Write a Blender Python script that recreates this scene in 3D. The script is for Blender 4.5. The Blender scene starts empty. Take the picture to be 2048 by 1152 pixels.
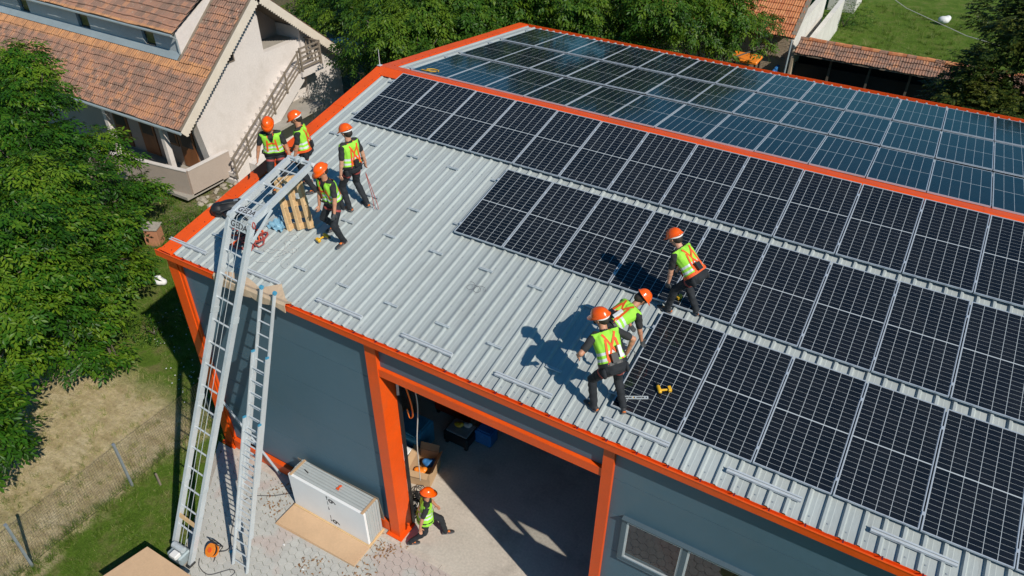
import bpy, bmesh, math, random
import numpy as np
from mathutils import Vector, Matrix, Quaternion
from mathutils.bvhtree import BVHTree

random.seed(7)
SC = bpy.context.scene
COL = SC.collection
# ------------------------------------------------------------------ camera
cam_d = bpy.data.cameras.new('camera')
cam_d.sensor_width = 36.0
cam_d.lens = 26.206
cam_d.clip_end = 2000.0
cam = bpy.data.objects.new('camera', cam_d)
COL.objects.link(cam)
cam.matrix_world = Matrix(((0.86325669, -0.308774, 0.39930754, 12.086),
                           (0.50470602, 0.51589609, -0.69218716, -8.149),
                           (0.0077282, 0.79906811, 0.60119084, 14.933),
                           (0, 0, 0, 1)))
SC.camera = cam
# ------------------------------------------------------------------ sky, sun, exposure
SUN_DIR = Vector((-0.695, 0.275, -0.664)).normalized()
W = bpy.data.worlds.new('World'); SC.world = W; W.use_nodes = True
_nt = W.node_tree
_sky = _nt.nodes.new('ShaderNodeTexSky'); _sky.sky_type = 'NISHITA'; _sky.sun_disc = False
_sky.sun_elevation = math.radians(41.6); _sky.sun_rotation = math.atan2(-SUN_DIR.x, -SUN_DIR.y)
_sky.air_density = 1.2; _sky.dust_density = 0.6; _sky.ozone_density = 1.6
_bg = _nt.nodes['Background']; _bg.inputs[1].default_value = 0.062
_tint = _nt.nodes.new('ShaderNodeMix'); _tint.data_type = 'RGBA'; _tint.blend_type = 'MULTIPLY'; _tint.inputs[0].default_value = 1.0
_tint.inputs[7].default_value = (0.32, 0.90, 1.24, 1.0)
_nt.links.new(_sky.outputs[0], _tint.inputs[6]); _nt.links.new(_tint.outputs[2], _bg.inputs[0])
sun_d = bpy.data.lights.new('sun', 'SUN'); sun_d.energy = 4.6; sun_d.angle = math.radians(0.5)
sun_d.color = (1.0, 0.925, 0.81)
sun = bpy.data.objects.new('sun', sun_d); COL.objects.link(sun)
sun.rotation_euler = SUN_DIR.to_track_quat('-Z', 'Y').to_euler()
sun.location = (20, -10, 30)
SC.view_settings.view_transform = 'Standard'
SC.view_settings.look = 'None'
SC.view_settings.exposure = 0.0
SC.view_settings.gamma = 1.0
SC.view_settings.use_curve_mapping = False
SC.render.engine = 'CYCLES'
SC.cycles.use_denoising = True
SC.cycles.max_bounces = 6
SC.cycles.diffuse_bounces = 3
SC.cycles.glossy_bounces = 3
SC.cycles.transparent_max_bounces = 12
SC.cycles.caustics_reflective = False
SC.cycles.caustics_refractive = False

# ------------------------------------------------------------------ helpers
ROOT = {}
def thing(name, label, cat, loc=(0, 0, 0), rot=None, group=None, kind=None):
    o = bpy.data.objects.new(name, None); COL.objects.link(o)
    o.empty_display_size = 0.2
    o.location = loc
    if rot is not None:
        o.rotation_euler = rot
    tag(o, label, cat, group, kind)
    ROOT[o.name] = Vector(loc)
    return o
def tag(o, label=None, cat=None, group=None, kind=None):
    if label: o['label'] = label
    if cat: o['category'] = cat
    if group: o['group'] = group
    if kind: o['kind'] = kind
    return o
def rootloc(p):
    v = Vector((0, 0, 0))
    while p is not None:
        if p.name in ROOT: return ROOT[p.name]
        p = p.parent
    return v
def link(name, me, parent=None, mw=None):
    o = bpy.data.objects.new(name, me); COL.objects.link(o)
    if parent is not None: o.parent = parent
    if mw is not None: o.matrix_local = mw
    return o
class MB:
    def __init__(s): s.v = []; s.f = []; s.m = []
    def add(s, vs, fs, m=0):
        b = len(s.v); s.v.extend([tuple(x) for x in vs]); s.f.extend([tuple(b + i for i in f) for f in fs]); s.m.extend([m] * len(fs)); return s
    def box(s, a, b, m=0):
        x0, y0, z0 = a; x1, y1, z1 = b
        return s.add([(x0, y0, z0), (x1, y0, z0), (x1, y1, z0), (x0, y1, z0), (x0, y0, z1), (x1, y0, z1), (x1, y1, z1), (x0, y1, z1)],
                     [(0, 3, 2, 1), (4, 5, 6, 7), (0, 1, 5, 4), (1, 2, 6, 5), (2, 3, 7, 6), (3, 0, 4, 7)], m)
    def bbox(s, a, b, c=0.01, m=0):
        """box with chamfered edges"""
        bm = bmesh.new(); bmesh.ops.create_cube(bm, size=1)
        for v in bm.verts:
            v.co = Vector([(a[i] + b[i]) / 2 + v.co[i] * (b[i] - a[i]) for i in range(3)])
        bmesh.ops.bevel(bm, geom=bm.edges[:], offset=c, segments=1, affect='EDGES')
        bm.verts.index_update()
        s.add([v.co for v in bm.verts], [[v.index for v in f.verts] for f in bm.faces], m); bm.free(); return s
    def xbox(s, M, size, m=0):
        h = [x / 2 for x in size]
        vs = [M @ Vector((sx * h[0], sy * h[1], sz * h[2])) for sz in (-1, 1) for sx, sy in ((-1, -1), (1, -1), (1, 1), (-1, 1))]
        return s.add(vs, [(0, 3, 2, 1), (4, 5, 6, 7), (0, 1, 5, 4), (1, 2, 6, 5), (2, 3, 7, 6), (3, 0, 4, 7)], m)
    def beam(s, p, q, w, h, up=(0, 0, 1), m=0):
        """box beam from p to q: w across, h along up"""
        p = Vector(p); q = Vector(q); d = (q - p); L = d.length; d.normalize()
        up = Vector(up); side = d.cross(up)
        if side.length < 1e-5: side = d.cross(Vector((1, 0, 0)))
        side.normalize(); u2 = side.cross(d)
        M = Matrix((side, d, u2)).transposed().to_4x4(); M.translation = (p + q) / 2
        return s.xbox(M, (w, L, h), m)
    def tube(s, pts, r, n=6, m=0, closed=False):
        pts = [Vector(p) for p in pts]
        rs = r if isinstance(r, (list, tuple)) else [r] * len(pts)
        N = len(pts); rings = []
        ref = None
        for i, p in enumerate(pts):
            a = pts[(i - 1) % N] if (closed or i > 0) else p
            b = pts[(i + 1) % N] if (closed or i < N - 1) else p
            d = (b - a)
            if d.length < 1e-9: d = Vector((0, 0, 1))
            d.normalize()
            if ref is None:
                ref = d.orthogonal().normalized()
            else:
                ref = (ref - d * ref.dot(d))
                if ref.length < 1e-6: ref = d.orthogonal()
                ref.normalize()
            k = d.cross(ref)
            rings.append([p + (ref * math.cos(2 * math.pi * j / n) + k * math.sin(2 * math.pi * j / n)) * rs[i] for j in range(n)])
        vs = [q for rg in rings for q in rg]; fs = []
        for i in range(N if closed else N - 1):
            i2 = (i + 1) % N
            for j in range(n):
                j2 = (j + 1) % n
                fs.append((i * n + j, i * n + j2, i2 * n + j2, i2 * n + j))
        if not closed:
            fs.append(tuple(range(n - 1, -1, -1))); fs.append(tuple((N - 1) * n + j for j in range(n)))
        return s.add(vs, fs, m)
    def prism(s, poly, axis, a, b, m=0):
        """poly of 2-D points extruded along axis ('x','y','z') from a to b"""
        n = len(poly)
        def P(p, t):
            return {'x': (t, p[0], p[1]), 'y': (p[0], t, p[1]), 'z': (p[0], p[1], t)}[axis]
        vs = [P(p, a) for p in poly] + [P(p, b) for p in poly]
        fs = [tuple(range(n - 1, -1, -1)), tuple(range(n, 2 * n))] + [(i, (i + 1) % n, n + (i + 1) % n, n + i) for i in range(n)]
        return s.add(vs, fs, m)
    def mesh(s, name, mats, off=None, smooth=False):
        me = bpy.data.meshes.new(name)
        vs = s.v if off is None else [(x - off[0], y - off[1], z - off[2]) for x, y, z in s.v]
        me.from_pydata(vs, [], s.f)
        if not isinstance(mats, (list, tuple)): mats = [mats]
        for mt in mats: me.materials.append(mt)
        if len(mats) > 1: me.polygons.foreach_set('material_index', s.m)
        if smooth: me.polygons.foreach_set('use_smooth', [True] * len(me.polygons))
        bm = bmesh.new(); bm.from_mesh(me); bmesh.ops.recalc_face_normals(bm, faces=bm.faces); bm.to_mesh(me); bm.free()
        me.update()
        return me
    def build(s, name, mats, parent=None, smooth=False, local=False):
        """vertices are world coordinates (or the thing's own when local)"""
        off = None if local else rootloc(parent)
        return link(name, s.mesh(name, mats, off, smooth), parent)
def text_mesh(s, size, mat, extrude=0.0005, offset=0.0):
    fc = bpy.data.curves.new('t', 'FONT'); fc.body = s; fc.size = size; fc.align_x = 'CENTER'; fc.align_y = 'CENTER'; fc.extrude = extrude; fc.offset = offset
    o = bpy.data.objects.new('t', fc); COL.objects.link(o)
    me = bpy.data.meshes.new_from_object(o.evaluated_get(bpy.context.evaluated_depsgraph_get()))
    bpy.data.objects.remove(o); bpy.data.curves.remove(fc); me.materials.clear(); me.materials.append(mat); return me
def npmesh(name, V, F, mat, parent=None, attr=None, smooth=False, off=None):
    """V (n,3), F (m,k) arrays"""
    me = bpy.data.meshes.new(name)
    V = np.asarray(V, np.float32); F = np.asarray(F, np.int32)
    if off is not None: V = V - np.array(off, np.float32)
    k = F.shape[1]
    me.vertices.add(len(V)); me.vertices.foreach_set('co', V.ravel())
    me.loops.add(F.size); me.loops.foreach_set('vertex_index', F.ravel())
    me.polygons.add(len(F)); me.polygons.foreach_set('loop_start', np.arange(len(F), dtype=np.int32) * k)
    if smooth: me.polygons.foreach_set('use_smooth', np.ones(len(F), bool))
    me.update(calc_edges=True)
    if attr is not None:
        a = me.attributes.new('tint', 'FLOAT', 'POINT'); a.data.foreach_set('value', np.asarray(attr, np.float32))
    me.materials.append(mat)
    return link(name, me, parent)

# ------------------------------------------------------------------ materials
def _new(name):
    m = bpy.data.materials.new(name); m.use_nodes = True
    return m, m.node_tree, m.node_tree.nodes['Principled BSDF']
def N(nt, t, **k):
    n = nt.nodes.new(t)
    for a, b in k.items(): setattr(n, a, b)
    return n
def math_n(nt, op, a, b=None, c=None, clamp=False):
    n = N(nt, 'ShaderNodeMath', operation=op, use_clamp=clamp)
    for i, x in enumerate((a, b, c)):
        if x is None: continue
        if isinstance(x, (int, float)): n.inputs[i].default_value = x
        else: nt.links.new(x, n.inputs[i])
    return n.outputs[0]
def ramp(nt, fac, stops):
    r = N(nt, 'ShaderNodeValToRGB'); e = r.color_ramp.elements
    while len(e) < len(stops): e.new(0.5)
    for el, (p, c) in zip(e, stops):
        el.position = p; el.color = (c[0], c[1], c[2], 1)
    nt.links.new(fac, r.inputs[0]); return r.outputs[0]
def mixc(nt, f, a, b, mode='MIX'):
    n = N(nt, 'ShaderNodeMix', data_type='RGBA', blend_type=mode)
    for sock, x in ((n.inputs[0], f), (n.inputs[6], a), (n.inputs[7], b)):
        if isinstance(x, (int, float)): sock.default_value = x
        elif isinstance(x, (tuple, list)): sock.default_value = (x[0], x[1], x[2], 1)
        else: nt.links.new(x, sock)
    return n.outputs[2]
def noise(nt, vec, scale, detail=4, rough=0.55):
    n = N(nt, 'ShaderNodeTexNoise'); n.inputs['Scale'].default_value = scale; n.inputs['Detail'].default_value = detail
    n.inputs['Roughness'].default_value = rough
    if vec is not None: nt.links.new(vec, n.inputs['Vector'])
    return n.outputs['Fac']
def wpos(nt): return N(nt, 'ShaderNodeNewGeometry').outputs['Position']
def opos(nt): return N(nt, 'ShaderNodeTexCoord').outputs['Object']
def scaled(nt, vec, s):
    n = N(nt, 'ShaderNodeMapping'); n.inputs['Scale'].default_value = s; nt.links.new(vec, n.inputs['Vector']); return n.outputs[0]
def bump(nt, bs, h, strength=0.3, dist=0.02):
    b = N(nt, 'ShaderNodeBump'); b.inputs['Strength'].default_value = strength; b.inputs['Distance'].default_value = dist
    nt.links.new(h, b.inputs['Height']); nt.links.new(b.outputs[0], bs.inputs['Normal'])
def pm(name, c, var=0.12, scale=3.0, rough=0.6, metal=0.0, fine=0.06, bmp=0.0, spec=0.5, coat=0.0, stretch=(1, 1, 1), dirt=None, each=0.0):
    """painted / plain surface: base colour with large blotches, fine grain, uneven gloss, optional dirt"""
    m, nt, bs = _new(name)
    p = scaled(nt, wpos(nt), stretch)
    f1 = noise(nt, p, scale, 5); f2 = noise(nt, p, scale * 17, 3)
    lo = tuple(max(0, x * (1 - var)) for x in c); hi = tuple(min(1, x * (1 + var)) for x in c)
    col = ramp(nt, f1, [(0.3, lo), (0.7, hi)])
    if fine: col = mixc(nt, fine * 4, col, ramp(nt, f2, [(0.3, tuple(x * 0.7 for x in c)), (0.7, tuple(min(1, x * 1.25) for x in c))]))
    if dirt:
        d = noise(nt, p, scale * 0.7, 8, 0.7)
        col = mixc(nt, math_n(nt, 'MULTIPLY', ramp(nt, d, [(0.52, (0, 0, 0)), (0.72, (1, 1, 1))]), dirt[3]), col, dirt[:3])
    if each:                       # every sheet of a run is a touch lighter or darker than the next
        oi = N(nt, 'ShaderNodeObjectInfo'); col = mixc(nt, 1.0, col, ramp(nt, oi.outputs['Random'], [(0.0, (1 - each,) * 3), (1.0, (1, 1, 1))]), 'MULTIPLY')
    nt.links.new(col, bs.inputs['Base Color'])
    nt.links.new(math_n(nt, 'MULTIPLY_ADD', f2, 0.25, rough - 0.12, clamp=True), bs.inputs['Roughness'])
    bs.inputs['Metallic'].default_value = metal
    bs.inputs['Specular IOR Level'].default_value = spec
    bs.inputs['Coat Weight'].default_value = coat
    if bmp: bump(nt, bs, f2, bmp, 0.01)
    return m
M = {}
M['orange'] = pm('orange_paint', (0.82, 0.090, 0.004), 0.10, 1.1, 0.46, fine=0.05, dirt=(0.42, 0.10, 0.03, 0.40), each=0.10)
M['maroon'] = pm('maroon_paint', (0.12, 0.012, 0.02), 0.1, 2, 0.5)
M['sheet'] = pm('roof_sheet_coating', (0.395, 0.435, 0.435), 0.06, 0.9, 0.5, metal=0.0, fine=0.04, stretch=(3, 0.7, 1), dirt=(0.28, 0.29, 0.28, 0.4), each=0.08)
M['wall'] = pm('graphite_wall_coating', (0.072, 0.140, 0.190), 0.06, 0.6, 0.5, fine=0.03, dirt=(0.2, 0.2, 0.19, 0.16), each=0.09)
M['alu'] = pm('aluminium', (0.58, 0.62, 0.65), 0.08, 4, 0.42, metal=0.25, fine=0.04)
M['alu_old'] = pm('weathered_aluminium', (0.52, 0.57, 0.60), 0.10, 6, 0.48, metal=0.15, fine=0.08, dirt=(0.3, 0.3, 0.28, 0.35))
M['frame'] = pm('panel_frame_anodised', (0.55, 0.60, 0.66), 0.04, 4, 0.4, metal=0.4, fine=0.02)
M['steel'] = pm('galvanised_steel', (0.33, 0.37, 0.41), 0.15, 8, 0.5, metal=0.5, fine=0.08)
M['dark'] = pm('black_plastic', (0.016, 0.017, 0.019), 0.2, 6, 0.5)
M['wood'] = pm('new_pine', (0.62, 0.42, 0.22), 0.18, 2.5, 0.7, fine=0.08, stretch=(1, 1, 7))
M['ply'] = pm('plywood', (0.60, 0.40, 0.24), 0.07, 1.5, 0.65, fine=0.04, dirt=(0.42, 0.29, 0.18, 0.35))
M['card'] = pm('cardboard', (0.50, 0.33, 0.19), 0.08, 4, 0.8, fine=0.04)
M['white'] = pm('white_foam_board', (0.80, 0.81, 0.82), 0.02, 2, 0.5, fine=0.01, dirt=(0.6, 0.58, 0.55, 0.2))
M['plaster'] = pm('cream_render', (0.66, 0.61, 0.58), 0.05, 0.9, 0.85, fine=0.05, bmp=0.25, dirt=(0.47, 0.42, 0.37, 0.65))
M['taupe'] = pm('taupe_render', (0.42, 0.345, 0.295), 0.05, 0.9, 0.85, fine=0.04, bmp=0.2, dirt=(0.32, 0.26, 0.22, 0.4))
M['concrete'] = pm('old_concrete', (0.36, 0.33, 0.29), 0.15, 1.6, 0.9, fine=0.12, bmp=0.3, dirt=(0.2, 0.18, 0.16, 0.5))
M['floor'] = pm('concrete_floor', (0.52, 0.47, 0.41), 0.13, 1.1, 0.75, fine=0.10, bmp=0.15, dirt=(0.24, 0.21, 0.18, 0.7))
M['oldwood'] = pm('weathered_wood', (0.22, 0.18, 0.14), 0.25, 3, 0.85, fine=0.12)
M['barge'] = pm('cream_painted_board', (0.68, 0.60, 0.50), 0.08, 2, 0.7, fine=0.05)
M['brownwood'] = pm('brown_varnished_wood', (0.22, 0.085, 0.03), 0.25, 3, 0.55, stretch=(1, 1, 0.3))
M['bluegrey'] = pm('blue_grey_render', (0.42, 0.47, 0.50), 0.06, 1.2, 0.85, bmp=0.15)
M['zinc'] = pm('zinc_flashing', (0.36, 0.43, 0.46), 0.1, 2, 0.5, metal=0.3)
M['terracotta'] = pm('terracotta', (0.45, 0.20, 0.11), 0.15, 5, 0.85, fine=0.1)
M['stone'] = pm('rubble_stone', (0.36, 0.32, 0.26), 0.35, 3, 0.9, fine=0.1)
M['cable'] = pm('grey_cable', (0.08, 0.08, 0.085), 0.1, 5, 0.6)
M['cable_o'] = pm('orange_cable', (0.75, 0.17, 0.02), 0.1, 5, 0.5)
M['rope'] = pm('pale_rope', (0.55, 0.52, 0.48), 0.1, 9, 0.8)
M['reel'] = pm('orange_plastic', (0.85, 0.24, 0.02), 0.08, 6, 0.4)
M['yellow'] = pm('tool_yellow_plastic', (0.72, 0.40, 0.02), 0.1, 9, 0.45)
M['blue'] = pm('blue_plastic', (0.03, 0.16, 0.42), 0.2, 5, 0.45)
M['cyan'] = pm('light_blue_plastic', (0.06, 0.30, 0.48), 0.2, 5, 0.4)
M['film'] = pm('blue_plastic_film', (0.20, 0.38, 0.50), 0.3, 9, 0.3, fine=0.1)
M['red'] = pm('red_machine_paint', (0.40, 0.03, 0.01), 0.15, 3, 0.45)
M['tarp'] = pm('blue_tarp', (0.05, 0.16, 0.26), 0.3, 3, 0.5)
M['ink'] = pm('marker_ink', (0.05, 0.05, 0.055), 0.1, 9, 0.7)
M['shed_shade'] = pm('painted_shed_shade', (0.020, 0.018, 0.016), 0.2, 3, 0.9)  # near-black colour stands in for the shade inside the shed
M['bark'] = pm('walnut_bark', (0.11, 0.09, 0.07), 0.3, 5, 0.95, fine=0.15, bmp=0.5)
M['hat'] = pm('orange_helmet_plastic', (0.90, 0.105, 0.002), 0.03, 8, 0.24, fine=0.01, coat=0.3)
M['hatband'] = pm('white_webbing', (0.72, 0.72, 0.72), 0.05, 9, 0.7)
M['vest'] = pm('lime_hi_vis_fabric', (0.32, 0.72, 0.05), 0.12, 14, 0.75, fine=0.06, bmp=0.35)
M['refl'] = pm('silver_reflective_tape', (0.62, 0.66, 0.68), 0.06, 9, 0.45)
M['shirt'] = pm('black_cotton', (0.022, 0.022, 0.024), 0.25, 10, 0.85, bmp=0.4)
M['trous'] = pm('dark_navy_work_trousers', (0.014, 0.017, 0.022), 0.3, 8, 0.85, bmp=0.4)
M['glove'] = pm('grey_glove_fabric', (0.05, 0.055, 0.06), 0.3, 12, 0.8)
M['strap'] = pm('orange_webbing', (0.78, 0.10, 0.015), 0.2, 14, 0.7)
M['strapr'] = pm('dull_red_webbing', (0.35, 0.06, 0.05), 0.2, 14, 0.7)
M['shoe'] = pm('dark_grey_shoe', (0.035, 0.036, 0.04), 0.25, 14, 0.7)
M['sole'] = pm('grey_rubber_sole', (0.13, 0.12, 0.12), 0.2, 14, 0.8)
M['shoeo'] = pm('orange_shoe_mesh', (0.85, 0.20, 0.03), 0.15, 14, 0.7)
M['hair'] = pm('dark_hair', (0.02, 0.014, 0.010), 0.3, 40, 0.7)
M['eye'] = pm('eye', (0.02, 0.015, 0.012), 0.1, 9, 0.3)
M['plaster2'] = pm('whitewashed_wall', (0.66, 0.63, 0.58), 0.1, 1.2, 0.9, bmp=0.3, dirt=(0.4, 0.38, 0.34, 0.5))
M['brickwall'] = pm('sandy_brick', (0.40, 0.32, 0.23), 0.18, 3, 0.9, fine=0.1, bmp=0.3)
M['mesh_wire'] = pm('rusty_fence_wire', (0.10, 0.085, 0.07), 0.2, 6, 0.7, metal=0.3)
def skin_mat(nm, c):
    m, nt, bs = _new(nm)
    f = noise(nt, opos(nt), 14, 4)
    nt.links.new(ramp(nt, f, [(0.3, tuple(x * 0.88 for x in c)), (0.7, tuple(x * 1.1 for x in c))]), bs.inputs['Base Color'])
    bs.inputs['Roughness'].default_value = 0.55
    bs.inputs['Subsurface Weight'].default_value = 0.08
    bs.inputs['Subsurface Radius'].default_value = (0.02, 0.008, 0.004)
    return m
M['skin'] = skin_mat('tanned_skin', (0.50, 0.235, 0.14))
M['skin2'] = skin_mat('fair_skin', (0.58, 0.30, 0.20))
def tile_mat(name, ex, ey, pal, dark=0.5, band=None):
    """clay tiles: colour per tile from the tile's own cell in world space (x, course height z)"""
    m, nt, bs = _new(name)
    p = wpos(nt)
    sx = N(nt, 'ShaderNodeSeparateXYZ'); nt.links.new(p, sx.inputs[0])
    cx = math_n(nt, 'FLOOR', math_n(nt, 'DIVIDE', sx.outputs[0], ex)); cy = math_n(nt, 'FLOOR', math_n(nt, 'DIVIDE', sx.outputs[1], ey))
    cb = N(nt, 'ShaderNodeCombineXYZ'); nt.links.new(cx, cb.inputs[0]); nt.links.new(cy, cb.inputs[1])
    wn = N(nt, 'ShaderNodeTexWhiteNoise', noise_dimensions='3D'); nt.links.new(cb.outputs[0], wn.inputs[0])
    big = noise(nt, p, 0.6, 4)
    f = math_n(nt, 'ADD', math_n(nt, 'MULTIPLY', wn.outputs[0], 0.6), math_n(nt, 'MULTIPLY', big, 0.5), clamp=True)
    col = ramp(nt, f, [(0.1, pal[0]), (0.45, pal[1]), (0.7, pal[2]), (0.95, pal[3])])
    if band:                       # fresher orange courses
        mr = N(nt, 'ShaderNodeMapRange', interpolation_type='SMOOTHSTEP'); mr.inputs[1].default_value = band[0]; mr.inputs[2].default_value = band[0] + .15; nt.links.new(sx.outputs[1], mr.inputs[0])
        m3 = N(nt, 'ShaderNodeMapRange', interpolation_type='SMOOTHSTEP'); m3.inputs[1].default_value = band[1]; m3.inputs[2].default_value = band[1] + .05; nt.links.new(sx.outputs[1], m3.inputs[0])
        bf = math_n(nt, 'MULTIPLY', math_n(nt, 'MULTIPLY', mr.outputs[0], math_n(nt, 'SUBTRACT', 1.0, m3.outputs[0])), 0.75)
        col = mixc(nt, bf, col, ramp(nt, wn.outputs[0], [(0, (0.42, 0.20, 0.09)), (1, (0.56, 0.27, 0.11))]))
    fn = noise(nt, p, 22, 5, 0.7)
    col = mixc(nt, math_n(nt, 'MULTIPLY', ramp(nt, fn, [(0.5, (0, 0, 0)), (0.68, (1, 1, 1))]), dark), col, (0.17, 0.11, 0.085))
    li = noise(nt, p, 9, 3, 0.6)
    col = mixc(nt, math_n(nt, 'MULTIPLY', ramp(nt, li, [(0.62, (0, 0, 0)), (0.70, (1, 1, 1))]), 0.5), col, (0.46, 0.42, 0.34))
    nt.links.new(col, bs.inputs['Base Color']); bs.inputs['Roughness'].default_value = 0.85
    bump(nt, bs, fn, 0.3, 0.01)
    return m
M['tile'] = tile_mat('old_clay_tiles', 0.24, 0.247, [(0.16, 0.105, 0.080), (0.25, 0.145, 0.105), (0.34, 0.175, 0.115), (0.46, 0.22, 0.11)], band=(9.2, 9.62))
M['tile_o'] = tile_mat('orange_clay_tiles', 0.22, 0.28, [(0.36, 0.12, 0.05), (0.48, 0.17, 0.07), (0.55, 0.22, 0.09), (0.60, 0.28, 0.13)], 0.3)
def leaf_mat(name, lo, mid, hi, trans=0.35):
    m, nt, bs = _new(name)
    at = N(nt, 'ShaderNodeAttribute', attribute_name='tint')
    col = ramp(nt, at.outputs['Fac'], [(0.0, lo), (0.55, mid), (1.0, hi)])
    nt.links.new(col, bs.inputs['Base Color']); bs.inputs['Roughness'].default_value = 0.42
    bs.inputs['Specular IOR Level'].default_value = 0.22
    tr = N(nt, 'ShaderNodeBsdfTranslucent'); nt.links.new(mixc(nt, 0.35, col, (0.25, 0.32, 0.02)), tr.inputs[0])
    mx = N(nt, 'ShaderNodeMixShader'); mx.inputs[0].default_value = trans
    nt.links.new(bs.outputs[0], mx.inputs[1]); nt.links.new(tr.outputs[0], mx.inputs[2])
    nt.links.new(mx.outputs[0], nt.nodes['Material Output'].inputs[0])
    return m
M['leaf'] = leaf_mat('walnut_leaves', (0.011, 0.040, 0.005), (0.033, 0.115, 0.008), (0.130, 0.215, 0.014), 0.25)
M['leaf_b'] = leaf_mat('back_tree_leaves', (0.014, 0.046, 0.007), (0.042, 0.112, 0.011), (0.120, 0.195, 0.016), 0.27)
M['leaf_d'] = leaf_mat('dark_tree_leaves', (0.014, 0.030, 0.006), (0.036, 0.062, 0.010), (0.115, 0.130, 0.022), 0.25)
M['grass'] = leaf_mat('grass_blades', (0.062, 0.125, 0.014), (0.118, 0.215, 0.022), (0.50, 0.43, 0.21), 0.3)
# glass: clear sheet with a mirror-like reflection that grows at grazing angles
def glass_mat(name, tint=(1, 1, 1), ior=1.5, rough=0.03, dust=0.0):
    m, nt, bs = _new(name); nt.nodes.remove(bs)
    t = N(nt, 'ShaderNodeBsdfTransparent'); t.inputs[0].default_value = (*tint, 1)
    g = N(nt, 'ShaderNodeBsdfGlossy'); g.inputs['Roughness'].default_value = rough
    lw = N(nt, 'ShaderNodeLayerWeight'); lw.inputs[0].default_value = 0.5; f0 = ((ior - 1) / (ior + 1)) ** 2
    fr = math_n(nt, 'MULTIPLY_ADD', math_n(nt, 'POWER', lw.outputs['Facing'], 5.0), 1 - f0, f0)     # same from either side of the sheet
    mx = N(nt, 'ShaderNodeMixShader'); nt.links.new(fr, mx.inputs[0]); nt.links.new(t.outputs[0], mx.inputs[1]); nt.links.new(g.outputs[0], mx.inputs[2])
    out = mx.outputs[0]
    if dust:                       # thin uneven film of dust on the sheet
        p = wpos(nt); df = N(nt, 'ShaderNodeBsdfDiffuse'); df.inputs[0].default_value = (0.42, 0.40, 0.36, 1)
        k = math_n(nt, 'MULTIPLY', ramp(nt, noise(nt, p, 1.7, 6, 0.7), [(0.40, (0, 0, 0)), (0.75, (1, 1, 1))]), dust)
        m2 = N(nt, 'ShaderNodeMixShader'); nt.links.new(k, m2.inputs[0]); nt.links.new(out, m2.inputs[1]); nt.links.new(df.outputs[0], m2.inputs[2]); out = m2.outputs[0]
    nt.links.new(out, nt.nodes['Material Output'].inputs[0])
    return m
M['pvglass'] = glass_mat('solar_glass', (0.97, 0.98, 0.98), 1.45, 0.08, 0.018)
M['glass'] = glass_mat('window_glass', (0.92, 0.95, 0.95), 2.0, 0.01)
M['bottle'] = glass_mat('clear_plastic_film', (0.80, 0.90, 0.95), 1.4, 0.2)
# solar cells: near-black silicon, a slightly different blue from cell to cell
def cell_mat():
    m, nt, bs = _new('silicon_cell')
    p = wpos(nt); f = noise(nt, p, 1.3, 3)
    oi = N(nt, 'ShaderNodeObjectInfo')
    col = ramp(nt, math_n(nt, 'ADD', math_n(nt, 'MULTIPLY', f, 0.7), math_n(nt, 'MULTIPLY', oi.outputs['Random'], 0.3)), [(0.2, (0.004, 0.007, 0.012)), (0.8, (0.008, 0.010, 0.016))])
    nt.links.new(col, bs.inputs['Base Color']); bs.inputs['Roughness'].default_value = 0.4; bs.inputs['Specular IOR Level'].default_value = 0.2
    return m
M['cell'] = cell_mat()
M['backsheet'] = pm('white_backsheet', (0.52, 0.56, 0.59), 0.03, 4, 0.7, fine=0.01)
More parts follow.
